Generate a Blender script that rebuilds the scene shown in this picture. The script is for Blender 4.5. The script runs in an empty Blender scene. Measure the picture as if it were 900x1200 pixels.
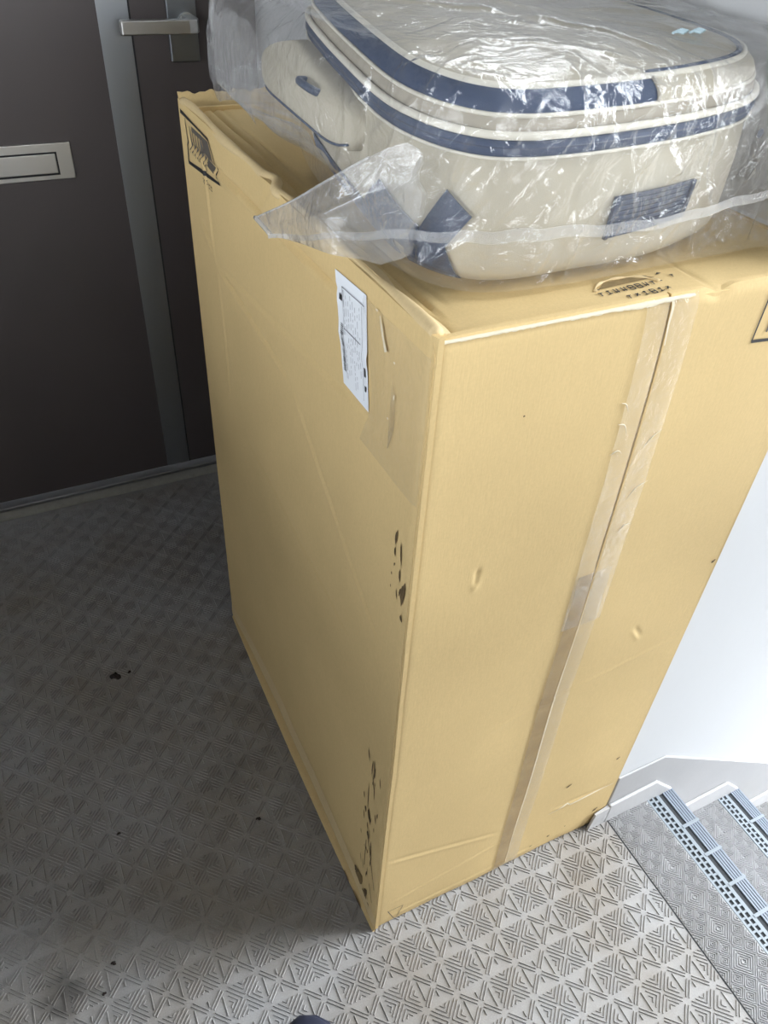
import bpy, bmesh, math, random
import numpy as np
from mathutils import Matrix, Vector

rnd = random.Random(7)
C = bpy.context.scene.collection
scene = bpy.context.scene

# ------------------------------------------------------------------ camera
cam_d = bpy.data.cameras.new('camera')
cam_d.sensor_fit = 'VERTICAL'
cam_d.sensor_height = 36.0
cam_d.lens = 912.75 / 1200 * 36.0
cam_d.clip_start = 0.02
cam = bpy.data.objects.new('camera', cam_d)
C.objects.link(cam)
R = (Matrix.Rotation(math.radians(-28.51), 4, 'Z') @ Matrix.Rotation(math.radians(49.794), 4, 'X')
     @ Matrix.Rotation(math.radians(3.932), 4, 'Z'))
cam.matrix_world = Matrix.Translation((-0.262, -0.423, 1.261)) @ R
scene.camera = cam

# ------------------------------------------------------------------ sky and exposure
SKY = 20.5
w = bpy.data.worlds.new('overcast_sky')
scene.world = w
w.use_nodes = True
bg = w.node_tree.nodes['Background']
_t = w.node_tree
_tc = _t.nodes.new('ShaderNodeTexCoord')
_sp = _t.nodes.new('ShaderNodeSeparateXYZ')
_mr = _t.nodes.new('ShaderNodeMapRange')
_mr.inputs[1].default_value = -.04
_mr.inputs[2].default_value = .04
_mx = _t.nodes.new('ShaderNodeMix')
_mx.data_type = 'RGBA'
_mx.inputs[6].default_value = (.10, .10, .095, 1)        # ground and houses below the horizon
_mx.inputs[7].default_value = (0.90, 0.95, 1.0, 1)       # even overcast sky
_t.links.new(_tc.outputs['Generated'], _sp.inputs[0])
_t.links.new(_sp.outputs['Z'], _mr.inputs[0])
_t.links.new(_mr.outputs[0], _mx.inputs[0])
_t.links.new(_mx.outputs[2], bg.inputs[0])
bg.inputs[1].default_value = SKY
vs = scene.view_settings
vs.view_transform = 'Standard'
vs.look = 'None'
vs.gamma = 1.0
vs.use_curve_mapping = False
vs.exposure = 0.0
scene.cycles.use_denoising = True
scene.cycles.max_bounces = 10
scene.cycles.transparent_max_bounces = 16
scene.cycles.sample_clamp_indirect = 6.0


def portal(name, loc, rot, sx, sy):
    d = bpy.data.lights.new(name, 'AREA')
    d.shape = 'RECTANGLE'
    d.size, d.size_y = sx, sy
    o = bpy.data.objects.new(name, d)
    C.objects.link(o)
    o.location = loc
    o.rotation_euler = rot
    d.cycles.is_portal = True
    return o


X_OPEN, Y_OPEN = 2.6, -1.35          # daylight side, unseen near parapet placed to shape the light
X_LEFT, Y_FRONT = -2.0, -2.6        # unseen outer walls, each with a band window added to brighten the carton
portal('daylight_portal', (X_OPEN - .02, -0.68, 1.0), (0, math.radians(90), 0), 3.0, 1.34)
portal('daylight_portal', (.4330, .50, 1.765), (0, math.radians(90), 0), .41, .70)
portal('daylight_portal', (1.875, -.43, 2.49), (0, 0, 0), 1.45, .84)
portal('daylight_portal', (X_LEFT + .02, -.25, 1.455), (0, math.radians(-90), 0), .41, 1.5)
portal('daylight_portal', (.1, Y_FRONT + .02, 1.6), (math.radians(90), 0, 0), 1.6, .6)

# ------------------------------------------------------------------ materials
MAT = {}


def nt(name):
    m = bpy.data.materials.new(name)
    m.use_nodes = True
    t = m.node_tree
    return m, t, t.nodes['Principled BSDF'], t.nodes['Material Output']


def node(t, kind, **kw):
    n = t.nodes.new(kind)
    for k, v in kw.items():
        if k.startswith('i_'):
            n.inputs[k[2:].replace('_', ' ')].default_value = v
        else:
            setattr(n, k, v)
    return n


def plain(name, col, rough=.6, metal=0.0, var=.08, scale=60, bump=0.0, bscale=400, spec=.5):
    m, t, p, out = nt(name)
    tc = node(t, 'ShaderNodeTexCoord')
    n = node(t, 'ShaderNodeTexNoise', i_Scale=scale, i_Detail=4.0)
    t.links.new(tc.outputs['Object'], n.inputs['Vector'])
    r = node(t, 'ShaderNodeMapRange')
    r.inputs[3].default_value = 1 - var
    r.inputs[4].default_value = 1 + var
    t.links.new(n.outputs['Fac'], r.inputs[0])
    mx = node(t, 'ShaderNodeMix', data_type='RGBA', blend_type='MULTIPLY')
    mx.inputs[0].default_value = 1
    mx.inputs[6].default_value = (*col, 1)
    t.links.new(r.outputs[0], mx.inputs[7])
    t.links.new(mx.outputs[2], p.inputs['Base Color'])
    p.inputs['Roughness'].default_value = rough
    p.inputs['Metallic'].default_value = metal
    p.inputs['Specular IOR Level'].default_value = spec
    if bump:
        b = node(t, 'ShaderNodeTexNoise', i_Scale=bscale, i_Detail=3.0)
        t.links.new(tc.outputs['Object'], b.inputs['Vector'])
        bp = node(t, 'ShaderNodeBump', i_Strength=bump, i_Distance=.001)
        t.links.new(b.outputs['Fac'], bp.inputs['Height'])
        t.links.new(bp.outputs[0], p.inputs['Normal'])
    MAT[name] = m
    return m


def cardboard(name, col):
    m, t, p, out = nt(name)
    tc = node(t, 'ShaderNodeTexCoord')
    mp = node(t, 'ShaderNodeMapping')
    mp.inputs['Scale'].default_value = (1, 1, .12)
    t.links.new(tc.outputs['Object'], mp.inputs['Vector'])
    fib = node(t, 'ShaderNodeTexNoise', i_Scale=700.0, i_Detail=3.0)
    t.links.new(mp.outputs[0], fib.inputs['Vector'])
    big = node(t, 'ShaderNodeTexNoise', i_Scale=7.0, i_Detail=4.0)
    t.links.new(tc.outputs['Object'], big.inputs['Vector'])
    spk = node(t, 'ShaderNodeTexNoise', i_Scale=350.0, i_Detail=2.0)
    t.links.new(tc.outputs['Object'], spk.inputs['Vector'])
    r1 = node(t, 'ShaderNodeMapRange'); r1.inputs[3].default_value = .93; r1.inputs[4].default_value = 1.07
    r2 = node(t, 'ShaderNodeMapRange'); r2.inputs[3].default_value = .92; r2.inputs[4].default_value = 1.08
    r3 = node(t, 'ShaderNodeMapRange'); r3.inputs[3].default_value = .94; r3.inputs[4].default_value = 1.06
    t.links.new(fib.outputs['Fac'], r1.inputs[0])
    t.links.new(big.outputs['Fac'], r2.inputs[0])
    t.links.new(spk.outputs['Fac'], r3.inputs[0])
    a = node(t, 'ShaderNodeMath', operation='MULTIPLY')
    b = node(t, 'ShaderNodeMath', operation='MULTIPLY')
    t.links.new(r1.outputs[0], a.inputs[0]); t.links.new(r2.outputs[0], a.inputs[1])
    t.links.new(a.outputs[0], b.inputs[0]); t.links.new(r3.outputs[0], b.inputs[1])
    mx = node(t, 'ShaderNodeMix', data_type='RGBA', blend_type='MULTIPLY')
    mx.inputs[0].default_value = 1
    mx.inputs[6].default_value = (*col, 1)
    t.links.new(b.outputs[0], mx.inputs[7])
    t.links.new(mx.outputs[2], p.inputs['Base Color'])
    p.inputs['Roughness'].default_value = .72
    p.inputs['Specular IOR Level'].default_value = .25
    bp = node(t, 'ShaderNodeBump', i_Strength=.12, i_Distance=.0008)
    t.links.new(fib.outputs['Fac'], bp.inputs['Height'])
    t.links.new(bp.outputs[0], p.inputs['Normal'])
    MAT[name] = m
    return m


def film(name, haze, hcol, rough, bump, gloss=1.0):
    """thin clear polythene: see-through, a little milky, glossy by Fresnel"""
    m, t, p, out = nt(name)
    t.nodes.remove(p)
    tr = node(t, 'ShaderNodeBsdfTransparent'); tr.inputs[0].default_value = (.985, .985, .985, 1)
    df = node(t, 'ShaderNodeBsdfDiffuse'); df.inputs[0].default_value = (*hcol, 1)
    tl = node(t, 'ShaderNodeBsdfTranslucent'); tl.inputs[0].default_value = (*hcol, 1)
    dd = node(t, 'ShaderNodeMixShader'); dd.inputs[0].default_value = .35
    t.links.new(df.outputs[0], dd.inputs[1]); t.links.new(tl.outputs[0], dd.inputs[2])
    gl = node(t, 'ShaderNodeBsdfGlossy', i_Roughness=rough); gl.inputs[0].default_value = (1, 1, 1, 1)
    tc = node(t, 'ShaderNodeTexCoord')
    n = node(t, 'ShaderNodeTexNoise', i_Scale=14.0, i_Detail=5.0, i_Distortion=1.2)
    t.links.new(tc.outputs['Object'], n.inputs['Vector'])
    r = node(t, 'ShaderNodeMapRange'); r.inputs[1].default_value = .3; r.inputs[2].default_value = .75
    r.inputs[3].default_value = haze * .7; r.inputs[4].default_value = haze * 1.5
    t.links.new(n.outputs['Fac'], r.inputs[0])
    lw = node(t, 'ShaderNodeLayerWeight', i_Blend=.35)
    mr = node(t, 'ShaderNodeMath', operation='MULTIPLY_ADD')
    t.links.new(lw.outputs['Facing'], mr.inputs[0]); mr.inputs[1].default_value = haze * .9
    t.links.new(r.outputs[0], mr.inputs[2])
    m1 = node(t, 'ShaderNodeMixShader')
    t.links.new(mr.outputs[0], m1.inputs[0])
    t.links.new(tr.outputs[0], m1.inputs[1]); t.links.new(dd.outputs[0], m1.inputs[2])
    fr = node(t, 'ShaderNodeLayerWeight', i_Blend=.5)
    fp = node(t, 'ShaderNodeMath', operation='POWER'); fp.inputs[1].default_value = 4.0
    t.links.new(fr.outputs['Facing'], fp.inputs[0])
    fm = node(t, 'ShaderNodeMath', operation='MULTIPLY_ADD'); fm.inputs[1].default_value = .85 * gloss; fm.inputs[2].default_value = .07 * gloss
    t.links.new(fp.outputs[0], fm.inputs[0])
    m2 = node(t, 'ShaderNodeMixShader')
    t.links.new(fm.outputs[0], m2.inputs[0])
    t.links.new(m1.outputs[0], m2.inputs[1]); t.links.new(gl.outputs[0], m2.inputs[2])
    t.links.new(m2.outputs[0], out.inputs[0])
    if bump:
        b = node(t, 'ShaderNodeTexNoise', i_Scale=45.0, i_Detail=6.0, i_Distortion=2.5)
        t.links.new(tc.outputs['Object'], b.inputs['Vector'])
        bp = node(t, 'ShaderNodeBump', i_Strength=bump, i_Distance=.006)
        t.links.new(b.outputs['Fac'], bp.inputs['Height'])
        for s in (gl, df, fr):
            t.links.new(bp.outputs[0], s.inputs['Normal'])
    MAT[name] = m
    return m


def floor_mat(name, col, brown, stains):
    m, t, p, out = nt(name)
    tc = node(t, 'ShaderNodeTexCoord')
    n1 = node(t, 'ShaderNodeTexNoise', i_Scale=4.0, i_Detail=6.0, i_Roughness=.6)
    n2 = node(t, 'ShaderNodeTexNoise', i_Scale=500.0, i_Detail=2.0)
    n3 = node(t, 'ShaderNodeTexNoise', i_Scale=40.0, i_Detail=5.0)
    for n in (n1, n2, n3):
        t.links.new(tc.outputs['Object'], n.inputs['Vector'])
    mx = node(t, 'ShaderNodeMix', data_type='RGBA')
    mx.inputs[6].default_value = (*col, 1); mx.inputs[7].default_value = (*brown, 1)
    r0 = node(t, 'ShaderNodeMapRange'); r0.inputs[1].default_value = .4; r0.inputs[2].default_value = .7
    t.links.new(n1.outputs['Fac'], r0.inputs[0]); t.links.new(r0.outputs[0], mx.inputs[0])
    r1 = node(t, 'ShaderNodeMapRange'); r1.inputs[3].default_value = .8; r1.inputs[4].default_value = 1.2
    t.links.new(n2.outputs['Fac'], r1.inputs[0])
    r2 = node(t, 'ShaderNodeMapRange'); r2.inputs[3].default_value = .85; r2.inputs[4].default_value = 1.15
    t.links.new(n3.outputs['Fac'], r2.inputs[0])
    a = node(t, 'ShaderNodeMath', operation='MULTIPLY')
    t.links.new(r1.outputs[0], a.inputs[0]); t.links.new(r2.outputs[0], a.inputs[1])
    last = a.outputs[0]
    for (sx, sy, sr, dk) in stains:
        ds = node(t, 'ShaderNodeVectorMath', operation='DISTANCE')
        ds.inputs[1].default_value = (sx, sy, 0)
        t.links.new(tc.outputs['Object'], ds.inputs[0])
        ad = node(t, 'ShaderNodeMath', operation='MULTIPLY_ADD')
        t.links.new(n3.outputs['Fac'], ad.inputs[0]); ad.inputs[1].default_value = sr * 1.2
        t.links.new(ds.outputs['Value'], ad.inputs[2])
        rr = node(t, 'ShaderNodeMapRange')
        rr.inputs[1].default_value = sr * .8; rr.inputs[2].default_value = sr * 1.6
        rr.inputs[3].default_value = dk; rr.inputs[4].default_value = 1
        t.links.new(ad.outputs[0], rr.inputs[0])
        mm = node(t, 'ShaderNodeMath', operation='MULTIPLY')
        t.links.new(last, mm.inputs[0]); t.links.new(rr.outputs[0], mm.inputs[1])
        last = mm.outputs[0]
    mu = node(t, 'ShaderNodeMix', data_type='RGBA', blend_type='MULTIPLY')
    mu.inputs[0].default_value = 1
    t.links.new(mx.outputs[2], mu.inputs[6]); t.links.new(last, mu.inputs[7])
    t.links.new(mu.outputs[2], p.inputs['Base Color'])
    p.inputs['Roughness'].default_value = .55
    bp = node(t, 'ShaderNodeBump', i_Strength=.25, i_Distance=.0006)
    t.links.new(n2.outputs['Fac'], bp.inputs['Height'])
    t.links.new(bp.outputs[0], p.inputs['Normal'])
    MAT[name] = m
    return m


def brushed(name, col, rough, sc=(1, 1, 200)):
    m, t, p, out = nt(name)
    tc = node(t, 'ShaderNodeTexCoord')
    mp = node(t, 'ShaderNodeMapping'); mp.inputs['Scale'].default_value = sc
    t.links.new(tc.outputs['Object'], mp.inputs['Vector'])
    n = node(t, 'ShaderNodeTexNoise', i_Scale=4.0, i_Detail=5.0)
    t.links.new(mp.outputs[0], n.inputs['Vector'])
    r = node(t, 'ShaderNodeMapRange'); r.inputs[3].default_value = rough * .8; r.inputs[4].default_value = rough * 1.25
    t.links.new(n.outputs['Fac'], r.inputs[0]); t.links.new(r.outputs[0], p.inputs['Roughness'])
    p.inputs['Base Color'].default_value = (*col, 1)
    p.inputs['Metallic'].default_value = 1
    MAT[name] = m
    return m


STAINS = [(-.436, .108, .045, .55), (-.12, .35, .06, .85), (-.36, .25, .03, .8)]
floor_mat('vinyl_floor', (.336, .334, .335), (.262, .236, .206), STAINS)
floor_mat('vinyl_tread', (.42, .42, .425), (.385, .38, .375), [])
cardboard('cardboard', (.63, .465, .225))
cardboard('cardboard_edge', (.64, .49, .27))
plain('paper_torn', (.68, .61, .46), .9, var=.12, scale=200)
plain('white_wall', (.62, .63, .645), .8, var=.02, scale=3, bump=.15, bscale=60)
plain('skirt_paint', (.42, .415, .42), .6, var=.05, scale=12, bump=.2, bscale=80)
plain('upstand_paint', (.52, .515, .52), .6, var=.06, scale=25, bump=.4, bscale=120)
plain('wall_grey', (.30, .29, .275), .8, var=.03, scale=4)  # grey paint of unseen walls, kept dark to cut bounced light
plain('ceiling_paint', (.24, .24, .235), .9, var=.02, scale=4)
plain('concrete', (.30, .29, .26), .85, var=.25, scale=60, bump=.5, bscale=150)
plain('door_paint', (.075, .063, .062), .36, var=.05, scale=8, bump=.05, bscale=250)
plain('door_gap', (.01, .01, .011), .7)
brushed('steel_strip', (.40, .42, .44), .38, (200, 1, 1))
brushed('steel_satin', (.62, .61, .58), .33, (1, 1, 200))
brushed('steel_dark', (.30, .32, .34), .32, (1, 1, 200))
brushed('sill_metal', (.34, .34, .35), .42, (1, 200, 200))
plain('nosing_rubber', (.20, .235, .285), .5, var=.06, scale=150)
plain('nosing_light', (.23, .265, .295), .45, var=.06, scale=150)
plain('nosing_dark', (.03, .034, .04), .7)
plain('ink', (.018, .017, .018), .6, var=.2, scale=200)
plain('label_ink', (.22, .22, .25), .7, var=.2, scale=200)
plain('ink_grey', (.10, .085, .07), .7, var=.2, scale=200)
plain('ink_faded', (.16, .12, .07), .8, var=.2, scale=300)
plain('label_paper', (.80, .83, .87), .55, var=.02, scale=50)
plain('dirt', (.11, .072, .030), .9, var=.4, scale=300)
plain('dirt_soft', (.22, .15, .06), .9, var=.4, scale=150)
plain('mud', (.022, .014, .012), .9, var=.4, scale=200, bump=.6, bscale=300)
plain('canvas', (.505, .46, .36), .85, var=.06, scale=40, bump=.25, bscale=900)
plain('canvas_shade', (.40, .36, .29), .85, var=.06, scale=40, bump=.25, bscale=900)  # darker copy of canvas, the gusset's shade put into the colour
plain('navy_fabric', (.015, .040, .105), .7, var=.12, scale=80, bump=.3, bscale=900)
plain('navy_leather', (.013, .032, .082), .38, var=.1, scale=60, bump=.25, bscale=300)
plain('piping_cream', (.74, .70, .60), .6, var=.04, scale=40)
plain('grey_lining', (.12, .125, .14), .7, var=.1, scale=50)
plain('shoe_navy', (.018, .022, .045), .6, var=.15, scale=80, bump=.4, bscale=700)
plain('shoe_rubber', (.60, .60, .60), .6)
film('poly_film', .065, (.92, .93, .94), .15, .38)
film('poly_hem', .22, (.93, .94, .95), .15, .3)
film('loose_film', .11, (.92, .93, .94), .14, .5)
film('side_tape', .04, (.92, .88, .78), .25, .25, .4)
film('clear_tape', .085, (.92, .88, .78), .22, .30, .6)
film('tan_tape', .30, (.42, .30, .15), .22, .25, .6)
plain('pale_blue_print', (.52, .66, .72), .6)


# ------------------------------------------------------------------ mesh helpers
def thing(name, label, cat, loc=(0, 0, 0), group=None, kind=None):
    o = bpy.data.objects.new(name, None)
    C.objects.link(o)
    o.location = loc
    o.empty_display_size = .05
    if label: o['label'] = label
    if cat: o['category'] = cat
    if group: o['group'] = group
    if kind: o['kind'] = kind
    return o


def wpos(o):
    v = Vector((0, 0, 0))
    while o is not None:
        v += Vector(o.location)
        o = o.parent
    return v


def mk(name, verts, faces, mats, parent=None, smooth=False, label=None, kind=None, loc=None, midx=None):
    """verts are world coordinates"""
    me = bpy.data.meshes.new(name)
    base = Vector((0, 0, 0))
    v = np.asarray(verts, dtype=float)
    if parent is not None:
        base = wpos(parent)
    o = bpy.data.objects.new(name, me)
    if loc is not None:
        o.location = Vector(loc) - base
        base = Vector(loc)
    v = v - np.array(base)
    me.from_pydata(v.tolist(), [], [list(map(int, f)) for f in faces])
    if isinstance(mats, str): mats = [mats]
    for m in mats: me.materials.append(MAT[m])
    if midx is not None:
        me.polygons.foreach_set('material_index', np.asarray(midx, dtype=np.int32))
    if smooth:
        me.polygons.foreach_set('use_smooth', [True] * len(me.polygons))
    me.update()
    C.objects.link(o)
    if parent is not None: o.parent = parent
    if label: o['label'] = label
    if kind: o['kind'] = kind
    return o


def grid_faces(nu, nv, cu=False, cv=False, flip=False):
    f = []
    for i in range(nu if cu else nu - 1):
        i2 = (i + 1) % nu
        for j in range(nv if cv else nv - 1):
            j2 = (j + 1) % nv
            q = (i * nv + j, i2 * nv + j, i2 * nv + j2, i * nv + j2)
            f.append(q[::-1] if flip else q)
    return f


def mk_grid(name, P, mat, parent=None, cu=False, cv=False, flip=False, smooth=True, **kw):
    P = np.asarray(P)
    nu, nv = P.shape[:2]
    return mk(name, P.reshape(-1, 3), grid_faces(nu, nv, cu, cv, flip), mat, parent, smooth, **kw)


def box_vf(x0, x1, y0, y1, z0, z1):
    v = [(x0, y0, z0), (x1, y0, z0), (x1, y1, z0), (x0, y1, z0), (x0, y0, z1), (x1, y0, z1), (x1, y1, z1), (x0, y1, z1)]
    f = [(3, 2, 1, 0), (4, 5, 6, 7), (0, 1, 5, 4), (1, 2, 6, 5), (2, 3, 7, 6), (3, 0, 4, 7)]
    return v, f


def add_box(vs_, fs_, *b):
    v, f = box_vf(*b)
    n = len(vs_)
    vs_ += v
    fs_ += [tuple(i + n for i in q) for q in f]


def mk_box(name, b, mat, parent=None, bevel=0.0, segs=2, **kw):
    v, f = box_vf(*b)
    o = mk(name, v, f, mat, parent, **kw)
    if bevel:
        md = o.modifiers.new('bevel', 'BEVEL')
        md.width = bevel
        md.segments = segs
        md.limit_method = 'ANGLE'
        o.data.polygons.foreach_set('use_smooth', [True] * 6)
        wn = o.modifiers.new('wn', 'WEIGHTED_NORMAL')
        wn.keep_sharp = True
    return o


def prism(name, poly, axis, a, b, mat, parent=None, **kw):
    """poly: 2D outline; axis 'y': (x,z) extruded along y; 'z': (x,y) along z; 'x': (y,z) along x"""
    n = len(poly)

    def P(p, c):
        return {'y': (p[0], c, p[1]), 'z': (p[0], p[1], c), 'x': (c, p[0], p[1])}[axis]
    v = [P(p, a) for p in poly] + [P(p, b) for p in poly]
    f = [tuple(range(n)), tuple(range(2 * n - 1, n - 1, -1))]
    f += [(i, (i + 1) % n, n + (i + 1) % n, n + i) for i in range(n)]
    o = mk(name, v, f, mat, parent, **kw)
    bm = bmesh.new(); bm.from_mesh(o.data)
    bmesh.ops.recalc_face_normals(bm, faces=bm.faces)
    bm.to_mesh(o.data); bm.free()
    return o


def tube_vf(pts, r, n=8, closed=False, cap=True):
    pts = np.asarray(pts, float)
    k = len(pts)
    rr = np.full(k, r) if np.isscalar(r) else np.asarray(r)
    tang = np.gradient(pts, axis=0)
    if closed:
        tang = np.roll(pts, -1, 0) - np.roll(pts, 1, 0)
    tang /= np.linalg.norm(tang, axis=1)[:, None] + 1e-12
    up = np.array([0, 0, 1.0]) if abs(tang[0][2]) < .9 else np.array([1.0, 0, 0])
    P = []
    for i in range(k):
        a = np.cross(tang[i], up); a /= np.linalg.norm(a) + 1e-12
        b = np.cross(a, tang[i])
        up = b
        P.append([pts[i] + rr[i] * (math.cos(t) * a + math.sin(t) * b) for t in np.linspace(0, 2 * math.pi, n, endpoint=False)])
    v = np.array(P).reshape(-1, 3)
    f = grid_faces(k, n, cu=closed, cv=True)
    if cap and not closed:
        f = f + [tuple(range(n)), tuple(range((k - 1) * n, k * n))[::-1]]
    return v, f


def mk_tube(name, pts, r, mat, parent=None, n=8, closed=False, **kw):
    v, f = tube_vf(pts, r, n, closed)
    return mk(name, v, f, mat, parent, True, **kw)


def merge(parts):
    V, F, n = [], [], 0
    for v, f in parts:
        v = list(map(tuple, v))
        V += v
        F += [tuple(i + n for i in q) for q in f]
        n += len(v)
    return V, F


def catmull(ctrl, n, closed=True):
    c = np.asarray(ctrl, float)
    k = len(c)
    out = []
    per = 40
    rng = range(k if closed else k - 1)
    for i in rng:
        if closed:
            p0, p1, p2, p3 = c[(i - 1) % k], c[i], c[(i + 1) % k], c[(i + 2) % k]
        else:
            p0, p1, p2, p3 = c[max(i - 1, 0)], c[i], c[i + 1], c[min(i + 2, k - 1)]
        t = np.linspace(0, 1, per, endpoint=False)[:, None]
        out.append(.5 * (2 * p1 + (p2 - p0) * t + (2 * p0 - 5 * p1 + 4 * p2 - p3) * t ** 2 + (3 * p1 - p0 - 3 * p2 + p3) * t ** 3))
    out = np.concatenate(out)
    if not closed:
        out = np.vstack([out, c[-1]])
    return out


def sstep(x, a, b):
    t = np.clip((x - a) / (b - a), 0, 1)
    return t * t * (3 - 2 * t)


def sines(seed, n, fmin, fmax):
    r = np.random.RandomState(seed)
    fr = r.uniform(fmin, fmax, n)
    an = r.uniform(0, 2 * np.pi, n)
    ph = r.uniform(0, 2 * np.pi, n)

    def f(u, v):
        s = 0
        for a, b, c in zip(fr, an, ph):
            s = s + np.sin((u * np.cos(b) + v * np.sin(b)) * a * 2 * np.pi + c) / a
        return s * fmin / math.sqrt(n)
    return f


def seg_groove(u, v, a, b, sig):
    """gaussian profile around a segment a-b, fading at its ends"""
    a = np.array(a, float); b = np.array(b, float)
    d = b - a
    L = np.hypot(*d)
    d /= L
    t = (u - a[0]) * d[0] + (v - a[1]) * d[1]
    p = -(u - a[0]) * d[1] + (v - a[1]) * d[0]
    e = np.clip(np.minimum(t, L - t) / min(.03, L * .3), 0, 1)
    return np.exp(-(p / sig) ** 2) * e


# ------------------------------------------------------------------ the setting
DOOR_Y = 1.215
st = dict(kind='structure')
LAND_X = .535

floor = mk_box('floor', (-1.3, LAND_X, Y_OPEN - .01, 1.25, -.16, 0), 'vinyl_floor', **st)


def ridges(segs, z, wd=.0018, h=.0018):
    segs = np.asarray(segs, float)
    a, b = segs[:, :2], segs[:, 2:]
    d = b - a
    L = np.linalg.norm(d, axis=1, keepdims=True)
    d /= L
    nrm = np.stack([-d[:, 1], d[:, 0]], 1)
    o, t = wd * .5, wd * .22
    q = []
    for base, (pt, sg, al) in enumerate([(a, 1, 0), (a, -1, 0), (b, -1, 0), (b, 1, 0)]):
        q.append(np.column_stack([pt + nrm * sg * o, np.full(len(a), z - .0002)]))
    for pt, sg, al in [(a, 1, 1), (a, -1, 1), (b, -1, -1), (b, 1, -1)]:
        q.append(np.column_stack([pt + nrm * sg * t + d * al * wd * .3, np.full(len(a), z + h)]))
    V = np.stack(q, 1).reshape(-1, 3)
    f0 = np.array([(4, 5, 6, 7), (0, 1, 5, 4), (1, 2, 6, 5), (2, 3, 7, 6), (3, 0, 4, 7)])
    F = (np.arange(len(a))[:, None, None] * 8 + f0[None]).reshape(-1, 4)
    return V, F


CELL = .0505


def clip_seg(a, b, x0, x1, y0, y1):
    t0, t1 = 0, 1
    d = (b[0] - a[0], b[1] - a[1])
    for pp, qq in ((-d[0], a[0] - x0), (d[0], x1 - a[0]), (-d[1], a[1] - y0), (d[1], y1 - a[1])):
        if abs(pp) < 1e-9:
            if qq < 0: return None
        elif pp < 0: t0 = max(t0, qq / pp)
        else: t1 = min(t1, qq / pp)
    if (t1 - t0) * math.hypot(*d) < .0015: return None
    return (a[0] + d[0] * t0, a[1] + d[1] * t0, a[0] + d[0] * t1, a[1] + d[1] * t1)


def pattern_a(x0, x1, y0, y1):
    S = []
    s2 = math.sqrt(.5)
    half = CELL * .5
    Ld = half * math.sqrt(2)
    i0 = int(math.floor((x0 - .124) / CELL)) - 1
    i1 = int(math.ceil((x1 - .124) / CELL)) + 1
    j0 = int(math.floor((y0 + .0785) / CELL)) - 1
    j1 = int(math.ceil((y1 + .0785) / CELL)) + 1
    m = .0038
    for i in range(i0, i1):
        for j in range(j0, j1):
            cx, cy = .124 + (i + .5) * CELL, -.0785 + (j + .5) * CELL
            loc = []
            dia = (i + j) % 2 == 0
            for k in range(4):
                P = np.array([math.cos(math.pi / 4 + k * math.pi / 2), math.sin(math.pi / 4 + k * math.pi / 2)])
                Q = np.array([-P[1], P[0]])
                if dia:
                    for dk in (.0025, .0075, .0124):
                        e = Ld - dk - m
                        if e - dk < .002: continue
                        c0 = P * dk + Q * dk
                        loc.append((c0, P * e + Q * dk))
                        loc.append((c0, Q * e + P * dk))
                else:
                    dk = .0022
                    e = Ld - dk - m * .7
                    loc.append((P * .0045 + Q * dk, P * e + Q * dk))
                    loc.append((Q * .0045 + P * dk, Q * e + P * dk))
            if not dia:
                for sg in (1, -1):
                    loc.append((np.array([0, sg * .008]), np.array([0, sg * .0165])))
                    loc.append((np.array([sg * .0205, -.0135]), np.array([sg * .0205, .0135])))
            for a, b in loc:
                ax, ay, bx, by = a[0] + cx, a[1] + cy, b[0] + cx, b[1] + cy
                c = clip_seg((ax, ay), (bx, by), x0, x1, y0, y1)
                if c: S.append(c)
    return S


def pattern_b(x0, x1, y0, y1, ox, oy):
    S = []
    p = .0527
    for i in range(int((x0 - ox) / p) - 2, int((x1 - ox) / p) + 2):
        for j in range(int((y0 - oy) / p) - 2, int((y1 - oy) / p) + 2):
            cx, cy = ox + i * p, oy + j * p
            rings = [(cx, cy, r) for r in (.0245, .0195, .0145, .0095, .0045)]
            gx, gy = cx + p / 2, cy + p / 2
            for dx, dy in ((.01315, 0), (-.01315, 0), (0, .01315), (0, -.01315)):
                rings += [(gx + dx, gy + dy, r) for r in (.0113, .0068, .0028)]
            for x, y, r in rings:
                k = [(x + r, y), (x, y + r), (x - r, y), (x, y - r)]
                for a, b in zip(k, k[1:] + k[:1]):
                    c = clip_seg(a, b, x0, x1, y0, y1)
                    if c: S.append(c)
    return S


V, F = ridges(pattern_a(-1.05, .4445, -1.1, 1.19), 0)
mk('embossed_ridges', V, F, 'vinyl_floor', floor, kind='stuff')

# sheet on the top tread of the stair, beyond a seam in the landing sheet
STAIR_Y0 = -1.15
WALL_Y = .004
tread_sheet = mk_box('tread_mat', (.4475, LAND_X, STAIR_Y0, WALL_Y - .009, 0, .0012), 'vinyl_tread', floor)
V, F = ridges(pattern_b(.4487, .5335, STAIR_Y0, WALL_Y - .010, .4405, -.1185), .0012, .0015, .0025)
mk('embossed_ridges', V, F, 'vinyl_tread', floor, kind='stuff')
mk_box('mat_seam', (.4455, .4475, STAIR_Y0, WALL_Y - .009, 0, .0004), 'nosing_dark', floor)

RUN, RISE = .247, .175
stairs = thing('staircase', None, None, (.595, -.6, -RISE), kind='structure')


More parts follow.
